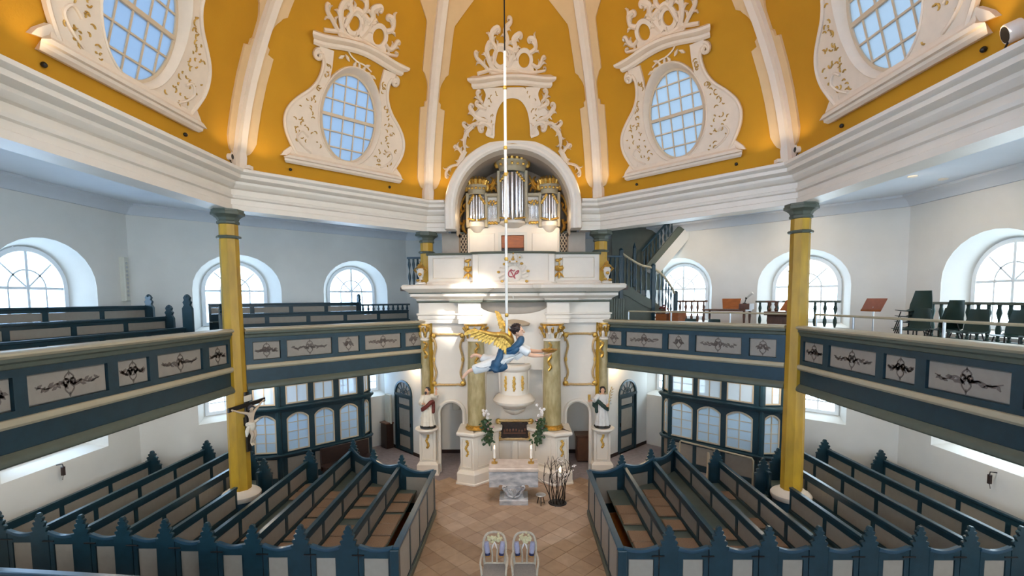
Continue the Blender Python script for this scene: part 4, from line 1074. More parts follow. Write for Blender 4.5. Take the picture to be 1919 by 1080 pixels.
# ------------------------------------------------------------------ pews on the floor
CX0 = -0.06
def finial_poly(w, zt, base=0.0):
    """half-profile of a carved pew end with four stepped knobs, mirrored"""
    h = zt
    R = [(w, base), (w, h - .42)]
    for a, z in ((1.0, .40), (.78, .30), (.58, .20), (.38, .11)):
        c = (w * a - .012, h - z)
        R += [(c[0] + .03 * cos(q), c[1] + .03 * sin(q)) for q in (-1.2, -.5, .2, .9, 1.6)]
        R += [(c[0] - .035, c[1] + .035)]
    R += [(.05, h - .07), (.045, h - .03), (.02, h)]
    return R + [(-x, z) for x, z in reversed(R)]

ROWN = ['first', 'second', 'third', 'fourth', 'fifth', 'sixth', 'seventh', 'eighth', 'ninth']
FAR = [3.65, 4.1, 5.0, 4.1, 3.4, 4.3, 5.35, 5.1, 4.15]
LN = [-.2, -.18, -.17, -.1, .03, .12, .2, .27, .33]
RZ = 1.26
def pew_x(sx, k): return sx * (2.93 + .875 * k) + CX0
def swoop(x0, z0, x1, z1, sag, n=8):
    return [(x0 + (x1 - x0) * i / n, z0 + (z1 - z0) * i / n - sag * sin(pi * i / n)) for i in range(n + 1)]

def make_pew(sx, k):
    side = 'left' if sx < 0 else 'right'
    X = pew_x(sx, k); y0 = LN[k] if sx < 0 else -.2; y1 = FAR[k]
    segs = [(y0 + .05, y1 - .05)]
    if k == 4: segs = [(y0 + .05, 2.30), (3.2, y1 - .05)]
    dsc = ['nearest the aisle', 'second from the aisle', 'third from the aisle', 'fourth from the aisle', 'running into the yellow column', 'just beyond the yellow column', 'sixth-from-last'.replace('sixth-from-last', 'third from the outer wall'), 'second from the outer wall', 'nearest the outer wall'][k]
    r = thing('pew', 'blue pew of the %s block, %s, with carved ends' % (side, dsc), 'pew', (X, (y0 + y1) / 2, 0), 0, 'blue pews of the %s block' % side)
    inn = -sx     # towards the aisle
    fr, tr = G(), G(); pans = []
    for a, b in segs:
        n = max(1, round((b - a) / 1.15)); st = .10
        cuts = [a + (b - a) * i / n for i in range(n + 1)]
        holes = [[(cuts[i] + st / 2 + (st / 2 if i == 0 else 0), .76), (cuts[i + 1] - st / 2, .76), (cuts[i + 1] - st / 2, 1.09), (cuts[i] + st / 2 + (st / 2 if i == 0 else 0), 1.09)] for i in range(n)]
        f = lambda q, d, z: (X + d, q, z)
        fr.prism([(a, .05), (b, .05), (b, RZ - .03), (a, RZ - .03)], -.022, .022, f, holes)
        tr.cbox(a, b, -.045, .045, RZ - .05, RZ, .008, f); tr.box(a, b, -.035, .035, .69, .73, f)
        for H in holes: pans.append((H[0][0] + .002, H[1][0] - .002, f))
    obj('back_frame', fr, 'blue', r); obj('top_rail', tr, 'blue', r)
    for a, b, f in pans: obj('panel', G().box(a, b, -.010, .010, .762, 1.088, f), 'grey', r, None)
    sg = G()
    for a, b in segs: sg.box(min(X + inn * .02, X + inn * .46), max(X + inn * .02, X + inn * .46), a, b, .61, .65)
    obj('seat', sg, 'seat', r, None)
    # carved ends
    ends = [(y0, .17, 1.58)]
    if k in (0, 1, 2): ends.append((y1, .15, 1.57))
    elif k in (3, 4): ends.append((y1, .2, 1.56))
    else: ends.append((y1, .22, 1.52))
    for q, (y, hw, zt) in enumerate(ends):
        e = G(); sh = inn * .07
        e.prism([(X + sh + x, z) for x, z in finial_poly(hw, zt)], -.03, .03, XZ(y))
        obj('pew_end', e, 'blue', r)
    # door at the near end, hinged to the pew end
    xi = (pew_x(sx, k - 1) - sx * .03 if k else sx * 2.0 + CX0) + sx * .12
    xo = X + inn * .26
    if k == 0: xi = sx * 2.06 + CX0
    a, b = min(xi, xo), max(xi, xo); hi, lo = (1.2, 1.13)
    top = swoop(a, hi if a == xo else lo + .04, b, hi if b == xo else lo + .04, .06)
    f = XZ(y0 - .01)
    m = .08
    hole = [(a + m, .15), (b - m, .15), (b - m, .98), (a + m, .98)]
    dr = obj('door', G().prism([(a, .08), (b, .08)] + list(reversed(top)), -.025, .025, f, [hole]), 'blue', r)
    obj('door_panel', G().cbox(a + m + .002, b - m - .002, -.01, .015, .152, .978, .012, f), 'grey', dr)
    obj('door_rail', G().stroke(top, .028, f, .035, -.035, .1), 'bluel', dr)
    obj('latch', G().cbox((xo - .12), (xo + .10), -.05, -.028, 1.035, 1.055, .004, f), 'iron', dr)
    # far screen with swooping top between the ends
    if k in (0, 1, 2):
        xi = pew_x(sx, k - 1) if k else sx * 2.0 + CX0
        yi = FAR[k - 1] if k else 3.52
        f = lambda q, d, z: (xi + (X - xi) * q, yi + (y1 - yi) * q + d, z)
        top = swoop(0, 1.3 if k else 1.2, 1, 1.34, .13, 10)
        s_ = obj('far_screen', G().prism([(0, .05), (1, .05)] + list(reversed(top)), -.02, .02, f, [[(.2, .3), (.8, .3), (.8, 1.0), (.2, 1.0)]]), 'blue', r)
        obj('panel', G().box(.202, .798, -.012, .012, .302, .998, f), 'grey', s_)
        obj('screen_rail', G().stroke(top, .03, f, .04, -.04, .1), 'bluel', s_)
    return r
def aisle_front(sx):
    side = 'left' if sx < 0 else 'right'
    X = sx * 2.0 + CX0; y0, y1 = -.22, 3.52
    r = thing('aisle_screen', 'blue framed panel wall along the %s side of the centre aisle' % side, 'screen', (X, 1.6, 0), 0, 'panel walls beside the aisle')
    f = lambda q, d, z: (X + d * -sx, q, z)
    cuts = [y0 + .1 + (y1 - y0 - .2) * i / 4 for i in range(5)]
    holes = [[(cuts[i] + .035, .22), (cuts[i + 1] - .035, .22), (cuts[i + 1] - .035, 1.06), (cuts[i] + .035, 1.06)] for i in range(4)]
    obj('frame_board', G().prism([(y0, 0), (y1, 0), (y1, 1.16), (y0, 1.16)], -.025, .025, f, holes), 'blue', r)
    for H in holes: obj('panel', G().cbox(H[0][0] + .002, H[1][0] - .002, .014, -.012, .222, 1.058, .01, f), 'grey', r)
    obj('top_rail', G().cbox(y0 - .03, y1 + .03, .065, -.055, 1.15, 1.2, .012, f), 'bluel', r)
    obj('skirting', G().cbox(y0, y1, .05, .02, 0.02, .16, .012, f), 'teal', r)
    obj('corner_post', G().cbox(-.06, .10, -.06, .06, 0, 1.16, .012, lambda a, d, z: (X + a * sx, y0 - .02 + d, z)), 'blue', r)
for sx in (-1, 1):
    aisle_front(sx)
    for k in range(9): make_pew(sx, k)
    g = G(); x0, x1 = sorted((sx * 2.1 + CX0, sx * 10.0 + CX0))
    PL = [(sx * 2.05 + CX0, -.15), (sx * 10.2, -.15), (sx * 10.2, 4.1), (sx * 8.2, 5.6), (sx * 6.2, 3.4), (sx * 4.8, 4.9), (sx * 2.05 + CX0, 3.4)]
    g.prism(PL, 0.0, .035, lambda a, d, b: (a, b, d))
    struct('floor_pews', g, 'plank')

# cushions
CU = {(-1, 0): [.2, .85, 1.36, 1.84, 2.45, 3.0], (-1, 1): [.2, .8, 1.3, 2.1, 2.75, 3.4], (-1, 2): [.1, .55, 1.1, 1.6, 2.15, 2.6, 3.1], (-1, 3): [.15, 1.0, 3.0, 3.5],
      (1, 0): [.15, .62, 1.1, 1.85, 2.33], (1, 1): [.15, .8, 1.6, 2.25, 2.75, 3.25], (1, 2): [.05, .5, 1.2], (1, 3): [.15, .9, 1.7, 3.15], (1, 4): [.1]}
cush_me = [mesh_of('cushion', G().lathe([(.01, 0), (.27, .0), (.29, .02), (.27, .045), (.01, .052)], 4, (0, 0, 0), rot=pi / 4), 'cushion', 50)]
ORD = ['first', 'second', 'third', 'fourth', 'fifth', 'sixth', 'seventh']
for (sx, k), L in CU.items():
    for i, y in enumerate(L):
        o = bpy.data.objects.new('cushion', cush_me[0]); COL.objects.link(o)
        yy = y + (LN[k] if sx < 0 else -.2) + .25
        o.location = (pew_x(sx, k) - sx * .24, yy, .652); o.scale = (1.0 + .04 * random.random(), 1.1, 1); o.rotation_euler = (0, 0, random.uniform(-.04, .04))
        tag(o, 'brown cushion on the %s block\'s %s pew from the aisle, %s from near end' % ('left' if sx < 0 else 'right', ROWN[k], ORD[i]), 'cushion', 'brown seat cushions on the pews')
# top of a pew of the nearer left block, only its rail in the corner of the view
r = thing('pew', 'pew with plain blue top rail crossing the lower left corner, nearest the viewer', 'pew', (-8.2, -1.1, 0))
f = lambda q, d, z: (-10.0 + q, -.93 - .088 * q + d, z)
obj('top_rail', G().cbox(0, 5.2, -.05, .06, 1.2, 1.26, .012, f), 'bluel', r); obj('back_frame', G().box(0, 5.2, -.03, .03, .0, 1.2, f), 'blue', r)

# ------------------------------------------------------------------ glazed stalls under the galleries
def glazed_stall(k, label):
    f = face(k); r = thing('glazed_stall', label, 'glazed stall', f(0, 9.3, 0), 0, 'glazed stalls under the galleries')
    path = [(-1.78, 9.9), (-1.76, 9.36), (-1.33, 8.9), (1.52, 8.9), (1.95, 9.3), (2.1, 9.95)] if k == 'BR' else [(-1.85, 9.9), (-1.80, 9.36), (-1.12, 8.9), (1.56, 8.9), (1.98, 9.25), (2.1, 9.95)]
    mid = [(.76, 1.46), (-.13, .55), (-1.07, -.36)] if k == 'BR' else [(.79, 1.36), (-.03, .54), (-.87, -.27)]
    def seg(i):
        (t0, d0), (t1, d1) = path[i], path[i + 1]; l = math.hypot(t1 - t0, d1 - d0); ux, uy = (t1 - t0) / l, (d1 - d0) / l
        return l, (lambda a, d, z: f(t0 + ux * a - uy * d * -1 * -1, d0 + uy * a + ux * d, z))
    fb, = (G(),); wins = []
    for i in range(1, 4):
        l, F_ = seg(i)
        W_ = [(a - path[2][0], b - path[2][0]) for a, b in mid] if i == 2 else [(l * .18, l * .86)]
        lowers, uppers, base = [], [], []
        for a, b in W_:
            m = (a + b) / 2; hw = (b - a) / 2
            a, b = a - .03, b + .03; hw += .03; head = [(b, 2.0)] + [(m + hw * cos(q), 2.0 + .17 * sin(q) ** 1.6) for q in [pi * j / 12 for j in range(1, 12)]] + [(a, 2.0)]
            lowers.append([(a, 1.0), (b, 1.0)] + head); uppers.append([(a, 2.46), (b, 2.46), (b, 3.24), (a, 3.24)])
            base.append([(a - .02, .2), (b + .02, .2), (b + .02, .8), (a - .02, .8)])
        fb.prism([(0, 0), (l, 0), (l, 3.3), (0, 3.3)], 0, .08, F_, lowers + uppers + base)
        wins.append((F_, W_, lowers, uppers, base))
    for i in (0, 4):
        l, F_ = seg(i); fb.box(0, l, 0, .08, 0, 3.3, F_)
    obj('frame', fb, 'blue', r)
    po = G()
    for t, d in path[1:5]: x, y, z = f(t, d + .02, 0); po.lathe([(.1, 0), (.1, 3.4)], 8, (x, y, 0))
    obj('post', po, 'blue', r) if False else None
    for t, d in path[1:5]:
        x, y, z = f(t, d + .03, 0); obj('post', G().lathe([(.085, 0), (.085, 3.4)], 8, (x, y, 0), rot=pi / 8), 'blue', r, 20)
    for F_, W_, lo, up, ba in wins:
        for P in ba: obj('panel', G().cbox(P[0][0], P[1][0], .01, .06, P[0][1], P[2][1], .015, F_), 'grey', r)
        for (a, b), P, U in zip(W_, lo, up):
            m = (a + b) / 2; w_ = .035; a, b = a - .03, b + .03
            Pi = [(a + w_, 1.0 + w_), (b - w_, 1.0 + w_)] + [(m + (x - m) * (1 - w_ / ((b - a) / 2)), z - w_) for x, z in P[2:]]
            wf = obj('window_frame', G().prism(P, -.015, .05, F_, [Pi]), 'beige', r)
            br = G(); br.box(m - .014, m + .014, -.008, .03, 1.04, 2.13, F_)
            zs = [1.04, 1.32, 1.60, 1.88, 2.13]
            for z in zs[1:4]: br.box(a + w_, b - w_, -.005, .028, z - .011, z + .011, F_)
            obj('glazing_bar', br, 'beige', wf)
            for i in range(2):
                for j in range(4):
                    x0, x1 = (a + w_, m) if i == 0 else (m, b - w_)
                    q = [(x0, zs[j]), (x1, zs[j]), (x1, zs[j + 1]), (x0, zs[j + 1])]
                    if j == 3: q = [(x0, zs[3]), (x1, zs[3]), (x1, 2.13 if i == 0 else 1.98), (x0, 1.98 if i == 0 else 2.13)]
                    obj('pane', G().prism(q, .008, .014, F_), 'glassb', wf, None)
            Ui = [(a + w_, 2.46 + w_), (b - w_, 2.46 + w_), (b - w_, 3.24 - w_), (a + w_, 3.24 - w_)]
            wf = obj('window_frame', G().prism(U, -.015, .05, F_, [Ui]), 'beige', r)
            br = G(); br.box(m - .014, m + .014, -.008, .03, 2.5, 3.2, F_); br.box(a + w_, b - w_, -.005, .028, 3.0, 3.02, F_)
            obj('glazing_bar', br, 'beige', wf)
            for x0, x1 in ((a + w_, m), (m, b - w_)):
                for z0, z1 in ((2.50, 3.01), (3.01, 3.205)): obj('pane', G().prism([(x0, z0), (x1, z0), (x1, z1), (x0, z1)], .008, .014, F_), 'glassc', wf, None)
    # projecting mouldings following the plan
    P3 = [f(t, d, 0)[:2] for t, d in path[1:5]]
    if k == 'BL': pass
    if (P3[-1][0] - P3[0][0]) < 0: P3 = P3[::-1]
    # make the run go so that its outward side faces the nave
    def fwd(pth):
        (ax, ay), (bx, by) = pth[1], pth[2]; n = (by - ay, -(bx - ax)); return n[0] * -ax + n[1] * -ay > 0
    if not fwd(P3): P3 = P3[::-1]
    P3 = smoothp(P3, 4)
    obj('transom_moulding', sweep_plan(P3, [(-.02, 2.22), (.03, 2.23), (.05, 2.27), (.1, 2.31), (.12, 2.35), (.12, 2.39), (.08, 2.41), (-.02, 2.42)]), 'blue', r, 30)
    obj('sill_moulding', sweep_plan(P3, [(-.02, .84), (.04, .85), (.07, .89), (.08, .93), (.05, .95), (-.02, .96)]), 'blue', r, 30)
glazed_stall('BL', 'blue framed glazed stall with arched windows under the left gallery')
glazed_stall('BR', 'blue framed glazed stall with arched windows under the right gallery')

# ------------------------------------------------------------------ partitions, doors behind the altar
for sx in (-1, 1):
    a0, a1 = (3.0, 7.6), (5.05, 9.6); l = math.hypot(a1[0] - a0[0], a1[1] - a0[1]); ux, uy = (a1[0] - a0[0]) / l, (a1[1] - a0[1]) / l
    F_ = (lambda sx, a0, ux, uy: lambda a, d, z: (sx * (a0[0] + ux * a - uy * d), a0[1] + uy * a + ux * d, z))(sx, a0, ux, uy)
    c, hw = 1.52, .58
    dh = [(c - hw, .02), (c + hw, .02)] + arc(c, 2.15, hw, .52, 0, pi, 14)
    g = G(); g.prism([(0, 0), (l, 0), (l, 3.76), (0, 3.76)], 0, .12, F_, [dh])
    struct('wall_partition', g, 'wall')
    d = struct_root('door_%d' % (1 if sx < 0 else 2), F_(c, .05, 0))
    fr = G(); fr.prism(dh, -.04, .1, F_, [[(c - hw + .07, .02), (c + hw - .07, .02)] + arc(c, 2.15, hw - .07, .45, 0, pi, 14)]); fr.box(c - hw, c + hw, -.05, .1, 2.08, 2.16, F_)
    obj('door_frame', fr, 'blue', d)
    lf = G(); x0, x1 = c - hw + .07, c + hw - .07; pn = [(.16, .62), (.80, 1.62), (1.74, 2.0)]
    lf.prism([(x0, .03), (x1, .03), (x1, 2.08), (x0, 2.08)], 0, .05, F_, [[(x0 + .14, a), (x1 - .14, a), (x1 - .14, b), (x0 + .14, b)] for a, b in pn])
    leaf = obj('door_leaf', lf, 'blue', d)
    for a, b in pn: obj('panel', G().cbox(x0 + .142, x1 - .142, .01, .045, a + .002, b - .002, .02, F_), 'grey', leaf)
    obj('door_handle', G().cbox(x0 + .05, x0 + .08, -.04, 0, 1.0, 1.14, .005, F_), 'iron', leaf)
    fan = G(); fan.prism([(c - hw + .06, 2.15), (c + hw - .06, 2.15)] + arc(c, 2.15, hw - .06, .46, 0, pi, 14)[1:-1], .02, .05, F_)
    fo = obj('fanlight', fan, 'grey', d)
    fb_ = G()
    for q in range(1, 6): fb_.stroke([(c, 2.16), (c + (hw - .08) * cos(q * pi / 6), 2.16 + .44 * sin(q * pi / 6))], .012, F_, .02, -.0)
    fb_.stroke(arc(c, 2.15, .25, .22, 0, pi, 10), .012, F_, .02, 0)
    obj('glazing_bar', fb_, 'blue', fo)
    g = G(); g.box(0, c - hw - .0, -.02, 0, 0, .12, F_); g.box(c + hw, l, -.02, 0, 0, .12, F_); struct('baseboard_%s' % ('left' if sx < 0 else 'right'), g, 'darkwood')
g = G(); g.box(-3.9, 3.9, 8.5, 8.6, 0, 3.76); struct('wall_back_passage', g, 'wall')
struct('baseboard_back', G().box(-3.85, 3.85, 8.47, 8.5, 0, .13), 'darkwood')
# ceiling panel over the passage closes it off from the gallery above
struct('ceiling_passage', G().box(-3.2, 3.2, 6.75, 8.6, 3.72, 3.76), 'ceil')
# ------------------------------------------------------------------ figures
def skin_mesh(J, E, root, sub=2):
    """one continuous surface grown over a skeleton: J name -> (position, radius), E edges"""
    nm = list(J); ix = {n: i for i, n in enumerate(nm)}
    me = bpy.data.meshes.new('skin'); me.from_pydata([J[n][0] for n in nm], [(ix[a], ix[b]) for a, b in E], [])
    o = bpy.data.objects.new('skin', me); COL.objects.link(o)
    md = o.modifiers.new('s', 'SKIN'); md.branch_smoothing = .4; md.use_smooth_shade = True
    for n in nm:
        r = J[n][1]; sv = me.skin_vertices[0].data[ix[n]]; sv.radius = r if isinstance(r, (tuple, list)) else (r, r); sv.use_root = n == root
    ms = o.modifiers.new('u', 'SUBSURF'); ms.levels = sub; ms.render_levels = sub
    dg = bpy.context.evaluated_depsgraph_get(); dg.update()
    out = bpy.data.meshes.new_from_object(o.evaluated_get(dg)); bpy.data.objects.remove(o)
    g = G(); g.v = [tuple(v.co) for v in out.vertices]; g.f = [tuple(p.vertices) for p in out.polygons]
    bpy.data.meshes.remove(out)
    return g
def hand(g, wrist, direc, palm_n, s=.075, curl_=.5, thumb=1):
    """palm with four unequal bent fingers and a thumb from its side"""
    d = Vector(direc).normalized(); n = Vector(palm_n); n = (n - d * n.dot(d)).normalized(); a = d.cross(n)
    w = Vector(wrist); pc = w + d * s * .5
    R = Matrix((a, d, n)).transposed()
    g.blob(pc, (s * .42, s * .55, s * .18), 10, 7, R)
    for k, (off, l) in enumerate(((-.33, .80), (-.11, .95), (.11, .88), (.32, .68))):
        b = w + d * s * .85 + a * off * s; L = s * l
        p1 = b + d * L * .45 + n * L * .12 * curl_; p2 = p1 + (d * .8 + n * .7 * curl_) * L * .32; p3 = p2 + (d * .5 + n * 1.1 * curl_) * L * .25
        g.tube([b - d * s * .2, b, p1, p2, p3], [s * .11, s * .12, s * .11, s * .10, s * .06], 6)
    b = w + d * s * .3 + a * -.36 * s * thumb
    p1 = b + (d * .6 - a * .7 * thumb + n * .2) * s * .45; p2 = p1 + (d * .9 - a * .1 * thumb + n * .5) * s * .3
    g.tube([w + d * s * .2, b, p1, p2], [s * .12, s * .14, s * .12, s * .07], 6)
def head(g, c, r, fwd, up):
    """skull, jaw, nose, brow, ears, lips as one added mass around c; r the half height"""
    f = Vector(fwd).normalized(); u = Vector(up); u = (u - f * u.dot(f)).normalized(); s = u.cross(f)
    R = Matrix((s, f, u)).transposed(); c = Vector(c)
    g.blob(c + u * r * .12, (r * .72, r * .86, r * .86), 16, 12, R)
    g.blob(c + f * r * .28 - u * r * .42, (r * .52, r * .5, r * .55), 14, 10, R)
    g.tube([c + f * r * .82 + u * r * .12, c + f * r * .98 - u * r * .12, c + f * r * 1.06 - u * r * .24, c + f * r * .84 - u * r * .3], [r * .07, r * .1, r * .14, r * .1], 7)
    for q in (-1, 1):
        g.blob(c + s * q * r * .70 - u * r * .08 - f * r * .05, (r * .08, r * .16, r * .24), 8, 6, R)
        g.tube([c + s * q * r * .12 + f * r * .84 + u * r * .2, c + s * q * r * .3 + f * r * .78 + u * r * .24, c + s * q * r * .48 + f * r * .62 + u * r * .16], [r * .06, r * .07, r * .04], 6)
    g.tube([c + f * r * .72 - u * r * .54 - s * r * .2, c + f * r * .80 - u * r * .52, c + f * r * .72 - u * r * .54 + s * r * .2], [r * .03, r * .08, r * .03], 6)
    g.blob(c + f * r * .66 - u * r * .82, (r * .2, r * .16, r * .16), 8, 6, R)
    return f, u, s
def face_parts(c, r, fwd, up, parent):
    f = Vector(fwd).normalized(); u = Vector(up); u = (u - f * u.dot(f)).normalized(); s = u.cross(f); c = Vector(c)
    for q in (-1, 1):
        obj('eye', G().blob(c + s * q * r * .29 + f * r * .74 + u * r * .08, (r * .1, r * .1, r * .06), 8, 6), 'black', parent)
    obj('lips', G().tube([c + f * r * .76 - u * r * .54 - s * r * .15, c + f * r * .88 - u * r * .53, c + f * r * .76 - u * r * .54 + s * r * .15], [r * .02, r * .055, r * .02], 6), 'pink', parent)
def hair_mass(c, r, fwd, up, m, parent, long_=0, seed=1):
    f = Vector(fwd).normalized(); u = Vector(up); u = (u - f * u.dot(f)).normalized(); s = u.cross(f); c = Vector(c); g = G(); rnd = random.Random(seed)
    R = Matrix((s, f, u)).transposed()
    g.blob(c + u * r * .28 - f * r * .14, (r * .84, r * .86, r * .82), 16, 10, R)
    for k in range(46):
        th = rnd.uniform(0, 2 * pi); ph = rnd.uniform(.1, 1.9 if long_ else 1.5)
        d = (s * sin(ph) * cos(th) + f * sin(ph) * sin(th) + u * cos(ph))
        if d.dot(f) > .45 and d.dot(u) < .75: continue
        p = c + u * r * .2 - f * r * .12 + d * r * .86
        t = d.cross(u + s * .3).normalized()
        g.tube([p - t * r * .2, p + d * r * .1, p + t * r * .22, p + t * r * .12 - u * r * .18], [r * .07, r * .16, r * .14, r * .05], 6)
    if long_:
        for q in (-1, 1):
            g.tube([c + s * q * r * .65 + u * r * .2, c + s * q * r * .82 - u * r * .4, c + s * q * r * .7 - u * r * .9 - f * r * .1], [r * .2, r * .26, r * .12], 7)
    return obj('hair', g, m, parent)
def robe_mesh(prof, folds, amp, n=48, ph=0.0):
    """draped garment: prof (z, cx, cy, rx, ry, k) with k the depth of the folds at that ring"""
    g = G(); rows = []
    for z, cx, cy, rx, ry, k in prof:
        rows.append([(cx + rx * (1 + amp * k * cos(folds * a + ph + .6 * sin(2 * a))) * cos(a), cy + ry * (1 + amp * k * cos(folds * a + ph + .6 * sin(2 * a))) * sin(a), z) for a in [2 * pi * i / n for i in range(n)]])
    g.add([p for r in rows for p in r], [(i * n + j, i * n + (j + 1) % n, (i + 1) * n + (j + 1) % n, (i + 1) * n + j) for i in range(len(rows) - 1) for j in range(n)] + [tuple(range(n)), tuple((len(rows) - 1) * n + j for j in range(n))])
    return g

def standing_saint(name, label, cx, cy, z0, s, arms, robe_m, hair_m, sash_m, fwd, beard, long_):
    """carved and painted robed statue on its bracket; arms: for each side shoulder-elbow-wrist offsets"""
    T = thing(name, label, 'statue', (cx, cy, z0), 0, 'painted statues on the altar pedestals')
    P = lambda x, y, z: Vector((cx + x * s, cy + y * s, z0 + z * s))
    J = dict(pel=(P(0, 0, .62), .09 * s), waist=(P(0, 0, .74), .075 * s), chest=(P(0, -.01, .88), .085 * s), neck=(P(0, -.01, .985), .04 * s), skull=(P(0, -.01, 1.06), .05 * s),
             hipL=(P(-.06, 0, .58), .07 * s), kneeL=(P(-.07, -.03, .33), .05 * s), ankL=(P(-.07, 0, .06), .032 * s), toeL=(P(-.09, -.13, .025), .028 * s),
             hipR=(P(.06, 0, .58), .07 * s), kneeR=(P(.07, -.05, .33), .05 * s), ankR=(P(.07, -.01, .06), .032 * s), toeR=(P(.10, -.14, .025), .028 * s))
    E = [('pel', 'waist'), ('waist', 'chest'), ('chest', 'neck'), ('neck', 'skull'), ('pel', 'hipL'), ('hipL', 'kneeL'), ('kneeL', 'ankL'), ('ankL', 'toeL'), ('pel', 'hipR'), ('hipR', 'kneeR'), ('kneeR', 'ankR'), ('ankR', 'toeR')]
    for n, (sh, el, wr) in arms.items():
        J['sh' + n] = (P(*sh), .05 * s); J['el' + n] = (P(*el), .038 * s); J['wr' + n] = (P(*wr), .026 * s)
        E += [('chest', 'sh' + n), ('sh' + n, 'el' + n), ('el' + n, 'wr' + n)]
    g = skin_mesh(J, E, 'pel', 2)
    hc = P(0, -.025, 1.085); hr = .088 * s
    f, u, sd = head(g, hc, hr, fwd, (0, .1, 1))
    for n, (sh, el, wr) in arms.items():
        a, b = P(*el), P(*wr); hand(g, b, b - a, (0, -1, .3), .07 * s, .8, 1 if n == 'L' else -1)
    body = obj('body', g, 'skin', T, 60)
    face_parts(hc, hr, fwd, (0, .1, 1), body)
    hair_mass(hc, hr, fwd, (0, .1, 1), hair_m, body, long_, 4)
    if beard: obj('beard', G().tube([hc + f * hr * .55 - u * hr * .45, hc + f * hr * .75 - u * hr * .85, hc + f * hr * .7 - u * hr * 1.35], [hr * .4, hr * .42, hr * .12], 8), hair_m, body)
    R = lambda z, x, y, rx, ry, k: (z0 + z * s, cx + x * s, cy + y * s, rx * s, ry * s, k)
    rb = robe_mesh([R(.055, 0, 0, .20, .15, 1), R(.12, 0, 0, .19, .15, 1), R(.35, 0, -.01, .165, .135, .8), R(.58, 0, 0, .15, .12, .5), R(.72, 0, 0, .12, .095, .35), R(.84, 0, 0, .135, .1, .25), R(.93, 0, 0, .125, .085, .15), R(.97, 0, -.005, .06, .055, 0)], 9, .13)
    robe = obj('robe', rb, robe_m, T, 60)
    for n, (sh, el, wr) in arms.items():
        a, b, c = P(*sh), P(*el), P(*wr); m = b + (c - b) * .35
        obj('sleeve', G().tube([a + (Vector((cx, cy, a.z)) - a) * .3, a, (a + b) / 2, b, m, m + Vector((0, 0, -.03 * s))], [.06 * s, .075 * s, .068 * s, .075 * s, .085 * s, .05 * s], 12), robe_m, robe)
    sx = 1 if sash_m == 'red' else -1
    dr = G(); q = [P(-.15 * sx, -.07, .55), P(-.08 * sx, -.14, .60), P(.03 * sx, -.14, .68), P(.12 * sx, -.10, .76), P(.17 * sx, -.02, .74), P(.18 * sx, -.04, .58), P(.17 * sx, -.06, .42)]
    dr.tube(smoothp(q, 4), [.03 * s] + [.05 * s] * 8 + [.058 * s] * 8 + [.05 * s] * 7 + [.02 * s], 10)
    dr.tube(smoothp([p + Vector((.0, -.012, -.045 * s)) for p in q[:5]], 4), [.03 * s] * 16 + [.015 * s], 8)
    obj('sash', dr, sash_m, T, 60)
    pl = G().lathe([(.0, 0), (.23 * s, 0), (.22 * s, .03 * s), (.15 * s, .05 * s), (0, .055 * s)], 14, tuple(P(0, 0, -.0)))
    for k in range(7): pl.blob(P(.18 * cos(k), .15 * sin(k), .03), (.07 * s, .05 * s, .04 * s), 7, 5)
    obj('statue_base', pl, 'black', T)
    return T, P
T1, P_ = standing_saint('saint_statue', 'painted bearded saint in cream robe and oxblood sash, left altar pedestal', -2.74, 6.28, 1.575, 1.08,
    dict(L=((-.13, 0, .91), (-.19, -.06, .73), (-.08, -.17, .72)), R=((.13, 0, .92), (.26, -.02, .92), (.27, -.06, 1.10))), 'robew', 'greyhair', 'red', (-.35, -.9, .25), True, False)
T2, P2 = standing_saint('saint_statue', 'painted dark haired saint in pale robe and green drape, right altar pedestal', 2.76, 6.28, 1.575, 1.08,
    dict(L=((-.13, 0, .91), (-.24, -.06, .80), (-.37, -.14, .80)), R=((.13, 0, .92), (.19, -.04, .74), (.13, -.15, .68))), 'robe', 'hair', 'greenc', (-.1, -1, 0), False, True)
o = obj('green_mantle', G().tube([P2(-.13, .03, .9), P2(-.22, .02, .78), P2(-.24, .0, .62), P2(-.2, .0, .55)], [.05, .07, .06, .02], 8), 'greenc', T2)
o = obj('gilded_book', G().cbox(*[v for a in zip(P2(-.44, -.19, .83), P2(-.37, -.14, .98)) for v in a], .01), 'gold', T2)
g = G().tube([P2(.16, -.17, .55), P2(.16, -.16, .8), P2(.2, -.1, 1.05), P2(.26, -.08, 1.2)], [.012, .015, .014, .006], 7)
for k in range(10): p = P2(.17 + .01 * k, -.15, .78 + .042 * k); g.tube([p, p + Vector((.06 * (-1) ** k, -.02, .05))], [.012, .003], 5)
obj('palm_branch', g, 'brass', T2)

